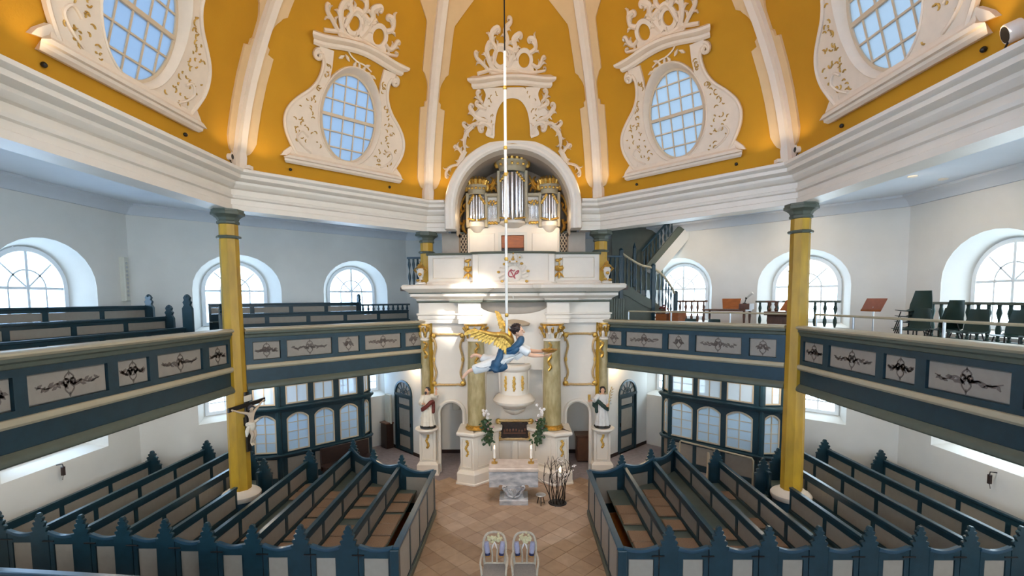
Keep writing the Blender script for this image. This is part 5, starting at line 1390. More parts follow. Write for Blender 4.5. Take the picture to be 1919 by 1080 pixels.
# crucifix on the left column
CB = Vector((-6.36, 2.66, 2.72)); cn = Vector((.94, -.34, 0)).normalized(); ct_ = Vector((.34, .94, 0)).normalized()
CR = thing('crucifix', 'black wooden crucifix with pale carved figure on the left yellow column', 'crucifix', CB)
fc = lambda a, d, b: tuple(CB + ct_ * a + cn * (-d) + Vector((0, 0, b + .07 * a)))
g = G(); g.cbox(-.055, .055, -.05, .0, -.72, .72, .008, fc); g.cbox(-.5, .5, -.055, -.005, .36, .46, .008, fc)
obj('cross', g, 'black', CR)
obj('bracket', G().cbox(-.04, .04, -.01, .16, -.1, .1, .005, fc), 'iron', CR)
obj('scroll_plate', G().cbox(-.10, .10, -.075, -.05, .5, .64, .01, fc), 'robew', CR)
Q = lambda a, d, b: Vector(fc(a, -d, b))
J = dict(pel=(Q(0, .12, -.05), .062), waist=(Q(.01, .13, .06), .05), chest=(Q(0, .14, .17), .07), neck=(Q(0, .15, .27), .03), skull=(Q(-.02, .18, .32), .035),
         shL=(Q(-.1, .13, .24), .036), elL=(Q(-.25, .10, .30), .027), wrL=(Q(-.39, .07, .385), .018), shR=(Q(.1, .13, .24), .036), elR=(Q(.25, .10, .32), .027), wrR=(Q(.38, .07, .39), .018),
         hipL=(Q(-.05, .12, -.1), .052), kneeL=(Q(-.03, .2, -.30), .04), ankL=(Q(-.01, .11, -.5), .024), toeL=(Q(0, .15, -.58), .02),
         hipR=(Q(.05, .12, -.1), .052), kneeR=(Q(.05, .2, -.30), .04), ankR=(Q(.02, .13, -.5), .024), toeR=(Q(.015, .17, -.57), .02))
E = [('pel', 'waist'), ('waist', 'chest'), ('chest', 'neck'), ('neck', 'skull'), ('chest', 'shL'), ('shL', 'elL'), ('elL', 'wrL'), ('chest', 'shR'), ('shR', 'elR'), ('elR', 'wrR'), ('pel', 'hipL'), ('hipL', 'kneeL'), ('kneeL', 'ankL'), ('ankL', 'toeL'), ('pel', 'hipR'), ('hipR', 'kneeR'), ('kneeR', 'ankR'), ('ankR', 'toeR')]
g = skin_mesh(J, E, 'pel', 2)
hc = Q(-.03, .19, .345); head(g, hc, .068, cn - ct_ * .4 - Vector((0, 0, .5)), (0, 0, 1))
hand(g, J['wrL'][0], -ct_ + Vector((0, 0, .4)), cn, .05, .5, 1); hand(g, J['wrR'][0], ct_ + Vector((0, 0, .4)), cn, .05, .5, -1)
bd = obj('body', g, 'skinpale', CR, 60)
hair_mass(hc, .068, cn - ct_ * .4 - Vector((0, 0, .5)), (0, 0, 1), 'greyhair', bd, 1, 9)
lc = G(); lc.tube([Q(-.10, .13, -.03), Q(0, .19, -.06), Q(.1, .13, -.03), Q(0, .06, -.05), Q(-.1, .13, -.03)], [.05, .06, .055, .05, .05], 8)
lc.tube([Q(0, .13, -.02), Q(0, .15, -.12), Q(-.02, .16, -.2)], [.10, .095, .05], 10); lc.tube([Q(-.08, .15, -.08), Q(-.14, .16, -.18), Q(-.17, .17, -.3)], [.04, .05, .02], 7); lc.tube([Q(.09, .15, -.02), Q(.16, .17, .02), Q(.2, .17, 0)], [.035, .035, .012], 7)
obj('loincloth', lc, 'robew', bd, 60)

# flying baptismal angel hung in the middle of the room
V = lambda x, y, z: Vector((x, y, z))
AN = thing('hanging_angel', 'carved flying angel with golden wings hanging before the pulpit', 'angel', (-.05, 0, 4.7))
J = dict(pel=(V(-.13, 0, 4.53), .095), waist=(V(.0, 0, 4.60), .085), chest=(V(.13, 0, 4.70), .10), neck=(V(.165, 0, 4.86), .045), skull=(V(.14, 0, 4.97), .05),
         shR=(V(.19, -.13, 4.77), .052), elR=(V(.36, -.16, 4.62), .042), wrR=(V(.60, -.08, 4.605), .026), shL=(V(.21, .13, 4.77), .052), elL=(V(.37, .17, 4.66), .042), wrL=(V(.60, .09, 4.66), .026),
         hipR=(V(-.2, -.08, 4.50), .085), kneeR=(V(-.47, -.10, 4.42), .06), ankR=(V(-.72, -.09, 4.345), .032), ballR=(V(-.80, -.09, 4.27), .03), toeR=(V(-.845, -.09, 4.20), .022),
         hipL=(V(-.2, .08, 4.53), .085), kneeL=(V(-.42, .10, 4.50), .06), ankL=(V(-.58, .09, 4.60), .032), ballL=(V(-.66, .09, 4.605), .03), toeL=(V(-.72, .09, 4.55), .022))
E = [('pel', 'waist'), ('waist', 'chest'), ('chest', 'neck'), ('neck', 'skull'), ('chest', 'shR'), ('shR', 'elR'), ('elR', 'wrR'), ('chest', 'shL'), ('shL', 'elL'), ('elL', 'wrL'),
     ('pel', 'hipR'), ('hipR', 'kneeR'), ('kneeR', 'ankR'), ('ankR', 'ballR'), ('ballR', 'toeR'), ('pel', 'hipL'), ('hipL', 'kneeL'), ('kneeL', 'ankL'), ('ankL', 'ballL'), ('ballL', 'toeL')]
g = skin_mesh(J, E, 'pel', 2)
hc = V(.135, 0, 5.03); hf = (.95, -.12, .12); head(g, hc, .115, hf, (-.1, 0, 1))
hand(g, J['wrR'][0], (1, .15, .12), (0, .5, 1), .09, .7, 1); hand(g, J['wrL'][0], (1, -.1, -.05), (0, -.5, 1), .09, .7, -1)
ab = obj('body', g, 'skin', AN, 60)
face_parts(hc, .115, hf, (-.1, 0, 1), ab); hair_mass(hc, .117, hf, (-.1, 0, 1), 'hair', ab, 0, 3)
Jr = dict(pel=(V(-.13, 0, 4.53), .135), waist=(V(.0, 0, 4.60), .115), chest=(V(.12, 0, 4.70), .135), coll=(V(.16, 0, 4.80), .085), hipR=(V(-.22, -.07, 4.49), .12), kR=(V(-.45, -.10, 4.42), .105), heR=(V(-.62, -.10, 4.37), .095), eR=(V(-.66, -.10, 4.355), .085),
          hipL=(V(-.22, .07, 4.52), .115), kL=(V(-.40, .10, 4.50), .10), heL=(V(-.50, .10, 4.555), .085), eL=(V(-.525, .10, 4.57), .075), shR=(V(.2, -.12, 4.76), .08), slR=(V(.29, -.15, 4.685), .085), eeR=(V(.345, -.16, 4.635), .075), shL=(V(.21, .12, 4.76), .08), slL=(V(.3, .15, 4.70), .08), eeL=(V(.35, .16, 4.67), .07))
Er = [('pel', 'waist'), ('waist', 'chest'), ('chest', 'coll'), ('pel', 'hipR'), ('hipR', 'kR'), ('kR', 'heR'), ('heR', 'eR'), ('pel', 'hipL'), ('hipL', 'kL'), ('kL', 'heL'), ('heL', 'eL'), ('chest', 'shR'), ('shR', 'slR'), ('slR', 'eeR'), ('chest', 'shL'), ('shL', 'slL'), ('slL', 'eeL')]
rb = obj('robe', skin_mesh(Jr, Er, 'pel', 2), 'robe', AN, 60)
fd = G()
for k in range(9):
    y = -.12 + .03 * (k % 4); x0 = -.60 + .05 * k; fd.tube(smoothp([V(x0, -.19, 4.44 - .01 * k), V(x0 + .14, -.20, 4.42 + .014 * k), V(x0 + .28, -.185, 4.50 + .012 * k)], 4), [.008] + [.016] * 7 + [.006], 6)
for k in range(4): fd.tube(smoothp([V(.0 + .04 * k, -.13, 4.57 - .012 * k), V(.1 + .03 * k, -.15, 4.60), V(.2 + .02 * k, -.15, 4.66)], 4), [.006] + [.014] * 7 + [.006], 6)
obj('fold', fd, 'robe', rb, 60)
dr = G()
def drape(pts, radii, flat=1.0): dr.tube(smoothp(pts, 4), [radii[min(len(radii) - 1, int(i / 4))] for i in range((len(pts) - 1) * 4 + 1)], 12, True, flat)
drape([V(-.14, -.10, 4.73), V(-.17, -.16, 4.62), V(-.22, -.18, 4.50), V(-.26, -.16, 4.40)], [.045, .06, .10, .12])
drape([V(-.40, -.10, 4.38), V(-.28, -.14, 4.40), V(-.16, -.15, 4.42), V(-.10, -.1, 4.45)], [.05, .09, .09, .04])
drape([V(-.14, -.10, 4.73), V(-.15, .02, 4.70), V(-.2, .14, 4.56)], [.04, .06, .07])
drape([V(-.06, -.08, 4.72), V(.06, -.12, 4.74), V(.16, -.13, 4.83), V(.2, -.06, 4.90), V(.2, .06, 4.89)], [.045, .065, .065, .055, .05])
drape([V(-.05, -.1, 4.66), V(.06, -.15, 4.68), V(.15, -.15, 4.76)], [.03, .05, .04])
obj('blue_drape', dr, 'sash', AN, 60)
def feather(g, root, tip, w, bend, nrm):
    r, t = Vector(root), Vector(tip); d = t - r; n = Vector(nrm); s_ = d.cross(n).normalized()
    P = [r + d * q + s_ * bend * sin(pi * q) for q in (0, .15, .4, .7, .9, 1)]; W = [.3, .8, 1, .9, .6, .12]
    vs = []
    for p, q in zip(P, W): vs += [p - s_ * w * q, p + n.normalized() * .008, p + s_ * w * q, p - n.normalized() * .006]
    fs = []
    for i in range(5):
        for k in range(4): fs.append((i * 4 + k, i * 4 + (k + 1) % 4, (i + 1) * 4 + (k + 1) % 4, (i + 1) * 4 + k))
    g.add(vs, fs + [(3, 2, 1, 0), (20, 21, 22, 23)])
def wing(sd):
    N = Vector((.15, -1 * 1, .25)) if sd < 0 else Vector((.35, -1, .2))
    rt = V(.03, sd * .07, 4.83)
    arm = [rt, rt + V(-.12, sd * .10, .14), rt + V(-.32, sd * .22, .17), rt + V(-.56, sd * .30, .24)] if sd < 0 else [rt, rt + V(-.06, sd * .12, .16), rt + V(-.13, sd * .24, .27), rt + V(-.2, sd * .3, .38)]
    w0 = obj('wing', G().tube(smoothp(arm, 4), [.055, .06, .062, .06, .058, .055, .05, .048, .045, .04, .035, .03, .015], 8), 'gold', AN, 60)
    A_ = smoothp(arm, 5); n = len(A_)
    cov = G()
    for k in range(14):
        q = k / 13; p = A_[int(q * (n - 1))]
        if sd < 0: tip = Vector(p) + V(-.07 - .17 * q, sd * .03, -.20 - .06 * (1 - abs(q - .4)) + .16 * q)
        else: tip = Vector(p) + V(-.16 + .05 * q, sd * .03, -.16 + .34 * q)
        gg = G(); feather(gg, p, tip, .04, .02, N); obj('feather', gg, 'gold', w0, 60)
        for j in (0, 1):
            feather(cov, Vector(p) + N * .02, Vector(p) + (tip - Vector(p)) * (.55 - .2 * j) + N * (.02 + .012 * j), .03, .01, N)
    o = obj('covert_feathers', cov, 'gold', w0, 60); o['kind'] = 'stuff'
wing(-1); wing(1)
obj('golden_bowl', G().lathe([(.02, 0), (.08, .01), (.14, .05), (.15, .065), (.135, .06), (.07, .025), (.0, .02)], 20, (.70, .0, 4.645)), 'gold', AN)
# suspension rod with gilded knobs
RD = thing('hanging_rod', 'long thin white rod with gilded knobs hanging from the dome to the angel', 'rod', (-.055, 0, 5.0))
obj('cable', G().tube([(-.055, 0, 15.12), (-.055, 0, 9.75)], .012, 6), 'iron', RD)
obj('rod', G().tube([(-.055, 0, 9.8), (-.055, 0, 4.84)], .024, 8), 'white', RD)
for z in (9.2, 8.2, 7.75, 6.95, 6.3, 5.32): obj('knob', G().blob((-.055, 0, z), (.036, .036, .042), 10, 8), 'gold', RD)

# ------------------------------------------------------------------ altar table and its things
AT = thing('altar_table', 'grey marble altar table with scrolled foot before the pulpit', 'altar table', (0, 4.6, 0))
obj('tabletop', G().cbox(-.69, .67, 4.18, 4.95, .90, 1.0, .015), 'marblet', AT)
fq = XZ(4.22)
front = [(-.68, .46), (-.42, .46)] + arc(-.36, .44, .09, .09, pi * .9, pi * .15, 6) + [(-.2, .5), (.18, .5)] + arc(.34, .44, .09, .09, pi * .85, pi * .1, 6) + [(.40, .46), (.66, .46), (.66, .90), (-.68, .90)]
obj('front_slab', G().prism(front, 0, .68, fq), 'marble', AT, 25)
ft = [(-.32, .14)] + [(-.30 + .06 * sin(q), .14 + .4 * q / 3) for q in (0, 1, 2)] + [(-.16, .52), (.14, .52)] + [(.28 - .06 * sin(q), .14 + .4 * q / 3) for q in (2, 1, 0)] + [(.30, .14)]
obj('carved_foot', G().prism(ft, -.02, .5, fq), 'marble', AT, 25)
g = G(); f = XZ(4.19)
for sg in (-1, 1):
    g.stroke(smoothp([(-.01 + sg * .02, .2), (-.01 + sg * .16, .24), (-.01 + sg * .22, .36), (-.01 + sg * .3, .46)], 5), .03, f, .02, -.02, .5); g.stroke(curl(-.01 + sg * .3, .47, pi / 2, .05, 1, sg, 10), .02, f, .02, -.02, .5)
for q in range(-3, 4): g.stroke([(-.01, .22), (-.01 + q * .055, .44 - .012 * abs(q))], [.012, .03], f, .02, -.015, .5)
obj('carved_shell', g, 'marble', AT)
obj('foot_block', G().cbox(-.40, .38, 4.08, 4.72, 0, .15, .012), 'marble', AT)
def candle(x, label):
    c = (x, 4.62, 1.0); t = thing('candlestick', label, 'candle', c, 0, 'candles on the altar table')
    g = G().lathe([(.09, 0), (.09, .015), (.05, .03), (.02, .06), (.03, .08), (.02, .10), (.05, .12), (.055, .135), (.02, .14)], 14, c)
    for k in range(3): a = k * 2.1 + .5; g.blob((x + .07 * cos(a), 4.62 + .07 * sin(a), 1.02), .025, 7, 5)
    obj('holder', g, 'brass', t)
    obj('candle', G().lathe([(.032, .135), (.03, .42), (.01, .425)], 12, c), 'wax', t)
    obj('flame', G().lathe([(.004, .425), (.018, .45), (.016, .475), (.002, .52)], 8, c), 'flame', t)
candle(-.55, 'lit white candle in a brass holder on the left of the altar table')
candle(.48, 'lit white candle in a brass holder on the right of the altar table')
# branch stand with a small light, stool
BS = thing('branch_stand', 'iron stand of bare branches with white blossoms right of the altar', 'branch stand', (1.19, 4.25, 0))
g = G(); g.lathe([(.0, 0), (.25, 0), (.26, .015), (.24, .03), (.0, .035)], 20, (1.19, 4.25, 0)); obj('base_plate', g, 'iron', BS)
g = G(); bl = G(); rnd = random.Random(11)
for k in range(11):
    a = k * 2 * pi / 11; p = Vector((1.19 + .18 * cos(a), 4.25 + .14 * sin(a), .03)); q = [p]
    for j in range(6): p = p + Vector((rnd.uniform(-.06, .06) + .02 * cos(a), rnd.uniform(-.05, .05), rnd.uniform(.14, .26))); q.append(p)
    g.tube(q, [.014, .014, .012, .011, .01, .008, .004], 5)
    for j in (3, 4, 5):
        e = q[j] + Vector((rnd.uniform(-.2, .2), rnd.uniform(-.1, .1), rnd.uniform(.08, .2))); g.tube([q[j], e], [.008, .004], 5)
        if k in (0, 1, 10, 2, 9): bl.blob(e, .022, 6, 5); bl.blob(e + Vector((.04, 0, .03)), .018, 6, 5)
obj('branch', g, 'iron', BS); b = obj('blossom', bl, 'petal', BS); b['kind'] = 'stuff'
obj('glass_light', G().lathe([(.0, .80), (.045, .82), (.05, .90), (.04, .95), (.0, .95)], 12, (1.25, 4.1, 0)), 'wax', BS); obj('flame', G().lathe([(.005, .95), (.03, .98), (.026, 1.03), (.002, 1.09)], 8, (1.25, 4.1, 0)), 'flame', BS)
obj('light_bracket', G().tube([(1.25, 4.1, .80), (1.22, 4.18, .6), (1.2, 4.22, .05)], .01, 6), 'iron', BS)
ST = thing('stool', 'small low metal stool with grey top right of the altar foot', 'stool', (.73, 4.15, 0))
obj('seat', G().lathe([(0, .27), (.13, .27), (.14, .285), (.13, .30), (0, .305)], 16, (.73, 4.15, 0)), 'steel', ST)
for k in range(3): a = k * 2.094 + .5; obj('leg', G().tube([(.73 + .05 * cos(a), 4.15 + .05 * sin(a), .27), (.73 + .12 * cos(a), 4.15 + .12 * sin(a), .01)], .012, 6), 'iron', ST)
# flower arrangements hanging at the column pedestals
def bouquet(x, y, z, label, mir):
    t = thing('flower_arrangement', label, 'flowers', (x, y, z), 0, 'bouquets at the altar columns'); rnd = random.Random(int(abs(x * 77)))
    obj('vase', G().lathe([(.0, 0), (.07, 0), (.09, .06), (.1, .14), (.08, .18), (.0, .18)], 12, (x, y, z)), 'darkwood', t)
    lf = G()
    for k in range(120):
        u = rnd.random(); p = Vector((x + rnd.gauss(0, .07) + mir * (.10 * u if u > .5 else 0), y - .1 + rnd.gauss(0, .05), z + .35 - u * (.75)))
        d = Vector((rnd.uniform(-1, 1), rnd.uniform(-1, .3), rnd.uniform(-1, .6))).normalized()
        feather(lf, p, p + d * rnd.uniform(.07, .13), .032, .01, (rnd.uniform(-.5, .5), -1, rnd.uniform(-.2, .6)))
    lf.tube(smoothp([(x + mir * .05, y - .1, z - .1), (x + mir * .14, y - .12, z - .4), (x + mir * .16, y - .14, z - .62)], 4), .008, 5)
    o = obj('foliage', lf, 'leaf', t, 60); o['kind'] = 'stuff'
    fl_ = G()
    for k in range(9): 
        p = Vector((x + rnd.gauss(0, .07), y - .05 + rnd.gauss(0, .04), z + .55 + rnd.gauss(0, .09)))
        for q in range(5): a = q * 1.257; fl_.blob(p + Vector((.028 * cos(a), -.01, .028 * sin(a))), (.024, .012, .024), 6, 4)
        if k < 5: lf2 = 0
    o = obj('white_blossom', fl_, 'petal', t); o['kind'] = 'stuff'
    pk = G()
    for k in range(5): p = Vector((x + mir * .04 + rnd.gauss(0, .06), y - .13, z + .22 + rnd.gauss(0, .06))); pk.blob(p, .036, 8, 6)
    o = obj('pink_blossom', pk, 'pink', t); o['kind'] = 'stuff'
bouquet(-.86, 5.82, 1.62, 'white and pink flowers with trailing ivy at the left altar column', 1)
bouquet(.80, 5.82, 1.62, 'white and pink flowers with trailing ivy at the right altar column', -1)
# brown lectern in the right passage, white box in the left
LC = thing('cabinet', 'narrow brown wooden cabinet standing in the right altar passage', 'cabinet', (2.37, 7.7, 0))
obj('carcass', G().cbox(2.12, 2.62, 7.5, 7.95, .04, .9, .01), 'wood2', LC); obj('top_board', G().cbox(2.08, 2.66, 7.45, 8.0, .9, .95, .01), 'wood2', LC); obj('plinth', G().box(2.14, 2.60, 7.53, 7.93, 0, .05), 'darkwood', LC)
obj('door', G().cbox(2.16, 2.58, 7.47, 7.5, .1, .86, .008), 'wood2', LC)
WB = thing('wall_box', 'white metal wall box seen through the left altar passage', 'wall box', (-2.05, 8.45, 1.7))
obj('case', G().cbox(-2.25, -1.98, 8.34, 8.5, 1.62, 2.22, .02), 'radiator', WB); obj('side_cover', G().box(-1.98, -1.94, 8.36, 8.5, 1.64, 2.2), 'cream', WB)

# ------------------------------------------------------------------ wedding chairs
def wedding_chair(x, y, label, label2):
    t = thing('armchair', label, 'chair', (x, y, 0), 0, 'white wedding chairs')
    L = lambda a, b, c: Vector((x + a, y + b, c))
    g = G(); P = [L(-.19, .25, .44), L(-.215, .27, .7), L(-.21, .29, .92), L(-.15, .30, 1.06), L(0, .305, 1.10), L(.15, .30, 1.06), L(.21, .29, .92), L(.215, .27, .7), L(.19, .25, .44)]
    g.tube(smoothp(P, 5), .024, 8); obj('back_frame', g, 'chairp', t)
    g = G(); g.tube(smoothp([L(-.05, .26, .47), L(-.045, .27, .66), L(-.07, .285, .86)], 4), .016, 6); g.tube(smoothp([L(.05, .26, .47), L(.045, .27, .66), L(.07, .285, .86)], 4), .016, 6); g.tube([L(-.19, .26, .5), L(.19, .26, .5)], .016, 6)
    obj('back_splat', g, 'chairp', t)
    obj('seat', G().prism([(x - .22, y - .2), (x + .22, y - .2), (x + .2, y + .25), (x - .2, y + .25)], .44, .49, lambda a, d, b: (a, b, d)), 'seatc', t)
    obj('seat_rail', G().prism([(x - .235, y - .215), (x + .235, y - .215), (x + .21, y + .265), (x - .21, y + .265)], .38, .45, lambda a, d, b: (a, b, d)), 'chairp', t)
    for sx in (-1, 1):
        obj('arm', G().tube(smoothp([L(sx * .215, .27, .74), L(sx * .25, .1, .70), L(sx * .25, -.08, .68), L(sx * .235, -.1, .6), L(sx * .22, -.12, .44)], 4), .02, 8), 'chairp', t)
        p = obj('back_pad', G().tube([L(sx * .155, .26, .93), L(sx * .15, .25, .85), L(sx * .135, .24, .72)], [.04, .052, .046], 10), 'lilac', t)
        obj('pad_cuff', G().tube([L(sx * .135, .24, .72), L(sx * .13, .235, .675)], [.048, .05], 10), 'navy', p)
        obj('pad_tip', G().tube([L(sx * .13, .235, .675), L(sx * .128, .232, .655)], [.051, .048], 10), 'gold', p)
        obj('leg', G().tube(smoothp([L(sx * .2, -.18, .42), L(sx * .24, -.21, .28), L(sx * .2, -.19, .1), L(sx * .23, -.23, .015)], 4), [.035] * 4 + [.028] * 4 + [.018] * 4 + [.024], 8), 'chairp', t)
        obj('leg', G().tube(smoothp([L(sx * .18, .24, .42), L(sx * .19, .27, .2), L(sx * .2, .33, .015)], 4), [.026] * 4 + [.02] * 5, 8), 'chairp', t)
    b = thing('bouquet', label2, 'flowers', L(0, .28, .95), 0, 'cream bouquets on the wedding chairs'); rnd = random.Random(int(abs(x * 91)))
    fl_ = G()
    for k in range(46): p = L(rnd.gauss(0, .065), .255 + rnd.gauss(0, .012), .985 + rnd.gauss(0, .035)); fl_.blob(p, rnd.uniform(.018, .03), 7, 5)
    o = obj('blossoms', fl_, 'creamflower', b); o['kind'] = 'stuff'
    for sx in (-1, 1): obj('ribbon', G().tube([L(0, .25, .93), L(sx * .03, .235, .87), L(sx * .045, .235, .80)], [.012, .024, .008], 7, True, .4), 'petal', b)
wedding_chair(-.335, .2, 'white baroque armchair with lilac seat, left of the aisle pair', 'cream flower bouquet tied to the left wedding chair back')
wedding_chair(.245, .2, 'white baroque armchair with lilac seat, right of the aisle pair', 'cream flower bouquet tied to the right wedding chair back')
# ------------------------------------------------------------------ raised gallery platforms
def slab(k, a0, a1, z0, z1, t0=None, t1=None):
    f = face(k); g = G(); l = lambda d, s: (s * d * T8 if (t0 if s < 0 else t1) is None else (t0 if s < 0 else t1))
    return g.add([f(l(a0, -1), a0, z0), f(l(a0, 1), a0, z0), f(l(a1, 1), a1, z0), f(l(a1, -1), a1, z0), f(l(a0, -1), a0, z1), f(l(a0, 1), a0, z1), f(l(a1, 1), a1, z1), f(l(a1, -1), a1, z1)],
                 [(0, 1, 2, 3), (7, 6, 5, 4), (0, 4, 5, 1), (1, 5, 6, 2), (2, 6, 7, 3), (3, 7, 4, 0)])
g = G()
for k in ('BR', 'R'): q = slab(k, 7.7, AP_OUT, 4.0, 4.5); g.add(q.v, q.f)
struct('floor_platform_right', g, 'carpet')
g = G()
for k in ('L', 'BL'):
    for a0, a1, z in ((8.3, 9.15, 4.28), (9.15, AP_OUT, 4.56)): q = slab(k, a0, a1, 4.0, z); g.add(q.v, q.f)
struct('floor_platform_left', g, 'carpet')
struct('floor_organ', G().box(-3.6, 3.6, 6.62, 8.4, 5.88, 6.0), 'carpet')

for i, k in enumerate(('NL', 'NR')):      # the gallery fronts go on beside the viewer
    f = face(k); g = G(); g.box(-2.72, 2.72, 6.62, 6.76, 3.43, 4.86, f); g.box(-2.75, 2.75, 6.5, 6.86, 4.86, 4.95, f); g.box(-2.74, 2.74, 6.54, 6.62, 3.93, 4.05, f)
    struct('trim_%d' % (5 + i), g, 'blue')

# left gallery pews
def gallery_pew(k, d, t0, t1, zt, zf, label, ends, eh=.27):
    f = face(k); r = thing('gallery_pew', label, 'pew', f((t0 + t1) / 2, d, zf), 0, 'blue pews in the left gallery')
    n = max(1, round((t1 - t0) / 1.25)); cuts = [t0 + (t1 - t0) * i / n for i in range(n + 1)]; zb = zf + .05
    holes = [[(cuts[i] + .06, zt - .30), (cuts[i + 1] - .06, zt - .30), (cuts[i + 1] - .06, zt - .12), (cuts[i] + .06, zt - .12)] for i in range(n)]
    obj('back_frame', G().prism([(t0, zb), (t1, zb), (t1, zt - .02), (t0, zt - .02)], d - .022, d + .022, f, holes), 'blue', r)
    for H in holes: obj('panel', G().box(H[0][0] + .002, H[1][0] - .002, d - .01, d + .012, H[0][1] + .002, H[2][1] - .002, f), 'grey', r, None)
    obj('top_rail', G().cbox(t0, t1, d - .05, d + .05, zt - .05, zt, .01, f), 'blue', r)
    obj('seat', G().box(t0, t1, d - .42, d - .02, zf + .43, zf + .46, f), 'seat', r, None)
    for t in ends:
        e = G(); h = zt + eh; P = [(.12, zf), (.12, h - .32), (.07, h - .24), (.10, h - .17), (.06, h - .12), (.08, h - .06), (.04, h)]
        dd = d - .09
        e.prism([(x + dd, z) for x, z in P] + [(-x + dd, z) for x, z in reversed(P)], -.035, .035, lambda a, q, z: f(t + q, a, z))
        for zz2 in (h - .02,): x, y, z = f(t, dd, zz2); e.blob((x, y, z), .05, 8, 6)
        obj('pew_end', e, 'blue', r)
gallery_pew('L', 9.72, -2.7, 4.0, 5.50, 4.56, 'blue gallery pew along the left wall, rearmost of three rows', (4.0,))
gallery_pew('L', 8.95, -2.7, 3.68, 5.22, 4.28, 'blue gallery pew in the middle row of the left gallery', (3.68,))
gallery_pew('L', 8.05, -2.7, 3.1, 4.97, 4.0, 'blue gallery pew in the front row of the left gallery', (3.1,), .78)
gallery_pew('BL', 9.72, -2.62, 1.9, 5.53, 4.56, 'blue gallery pew below the two arched windows left of the altar', (1.9,))
gallery_pew('BL', 9.0, -2.5, 3.5, 5.24, 4.28, 'blue gallery pew in front of the rear row, left of the altar', (-2.5,))

def balustrade(name, label, f, t0, t1, d, z0, z1, n, m, group, cap='teal'):
    r = thing(name, label, 'balustrade', f((t0 + t1) / 2, d, z0), 0, group)
    obj('top_rail', G().cbox(t0, t1, d - .06, d + .06, z1 - .06, z1, .01, f), cap, r); obj('bottom_rail', G().cbox(t0, t1, d - .05, d + .05, z0, z0 + .07, .01, f), m, r)
    h = z1 - z0 - .13
    for i in range(n):
        x, y, z = f(t0 + (t1 - t0) * (i + .5) / n, d, z0 + .07)
        obj('baluster', G().lathe([(.03, 0), (.035, .04 * h), (.02, .08 * h), (.05, .28 * h), (.045, .38 * h), (.018, .52 * h), (.022, .6 * h), (.05, .78 * h), (.03, .92 * h), (.035, h)], 8, (x, y, z)), m, r)
balustrade('window_balustrade', 'dark balustrade below the window at the far right of the right gallery', face('R'), .2, 3.05, 9.9, 4.6, 5.47, 13, 'greenc', 'balustrades before the gallery windows')
balustrade('window_balustrade', 'brown balustrade below the window beside the stair foot', face('BR'), .72, 1.75, 9.75, 4.6, 5.52, 5, 'wood2', 'balustrades before the gallery windows', 'wood2')
balustrade('window_balustrade', 'dark balustrade below the window behind the right yellow column', face('BR'), -2.95, -.75, 9.9, 4.6, 5.50, 9, 'greenc', 'balustrades before the gallery windows')
balustrade('window_balustrade', 'short dark balustrade at the right end of the left rear pew', face('BL'), 2.0, 4.0, 9.72, 4.8, 5.46, 10, 'blue', 'balustrades before the gallery windows', 'blue')
balustrade('organ_balustrade', 'blue balustrade at the left of the organ, behind the urn', XZ(0), -3.5, -2.95, 7.2, 6.0, 7.0, 4, 'blue', 'balustrades beside the organ', 'bluel')
balustrade('organ_balustrade', 'blue balustrade at the right of the organ, at the stair head', XZ(0), 2.95, 3.55, 7.3, 6.0, 7.0, 4, 'blue', 'balustrades beside the organ', 'bluel')

# stair from the right gallery up to the organ
S = thing('organ_stair', 'curving blue grey stair with balusters right of the altar wall', 'stair', (4.6, 8.2, 4.0)); Ys = 7.8
hr = smoothp([(3.63, Ys, 7.14), (3.9, Ys, 6.95), (4.3, Ys, 6.72), (4.72, Ys, 6.6), (5.05, Ys, 6.36), (5.3, Ys + .05, 6.05), (5.52, Ys + .15, 5.72)], 5)
obj('handrail', G().tube(hr, .04, 8), 'cream', S)
for x, y, z0, z1 in ((3.63, Ys, 5.0, 7.22), (4.72, Ys, 4.5, 6.7), (5.54, Ys + .16, 4.5, 5.78)):
    obj('newel_post', G().cbox(x - .06, x + .06, y - .06, y + .06, z0, z1, .008).lathe([(.07, 0), (.08, .02), (.05, .06), (.0, .08)], 8, (x, y, z1)), 'blue', S)
st = [(3.57, 6.12), (3.9, 6.02), (4.3, 5.74), (4.75, 5.5), (5.1, 5.2), (5.55, 4.75), (5.55, 4.5), (5.1, 4.95), (4.7, 5.2), (4.3, 5.40), (3.9, 5.66), (3.57, 5.78)]
obj('stringer', G().prism(st, -.04, .04, XZ(Ys)), 'teal', S)
obj('side_panel', G().prism([(3.3, 4.0), (4.75, 4.0), (4.75, 5.25), (4.3, 5.45), (3.9, 5.7), (3.3, 5.88)], .0, .03, XZ(Ys)), 'teal', S)
for i in range(8): obj('board', G().cbox(2.98 + .075 * i, 3.045 + .075 * i, 6.93, 6.96, 4.0, 5.6, .006), 'teal', S)
for i in range(13):
    q = hr[2 + 2 * i] if 2 + 2 * i < len(hr) else hr[-1]
    zb = lerp_tab(q[0], [3.57, 3.9, 4.3, 4.75, 5.1, 5.55], [6.1, 6.0, 5.72, 5.48, 5.18, 4.73]); h = q[2] - .03 - zb
    if h > .3: obj('baluster', G().lathe([(.025, 0), (.03, .05 * h), (.018, .1 * h), (.042, .3 * h), (.016, .52 * h), (.042, .76 * h), (.02, .92 * h), (.028, h)], 8, (q[0], q[1], zb)), 'blue', S)
for i in range(11): x = 5.5 - .17 * i; obj('tread', G().box(x - .17, x + .03, Ys + .02, Ys + .95, 4.5 + .14 * i, 4.54 + .14 * i), 'wood2', S, None)
U = thing('upper_stair', 'dark upper stair rising to the ceiling at the right of the organ', 'stair', (5.1, 8.7, 6.7)); Yu = 8.55
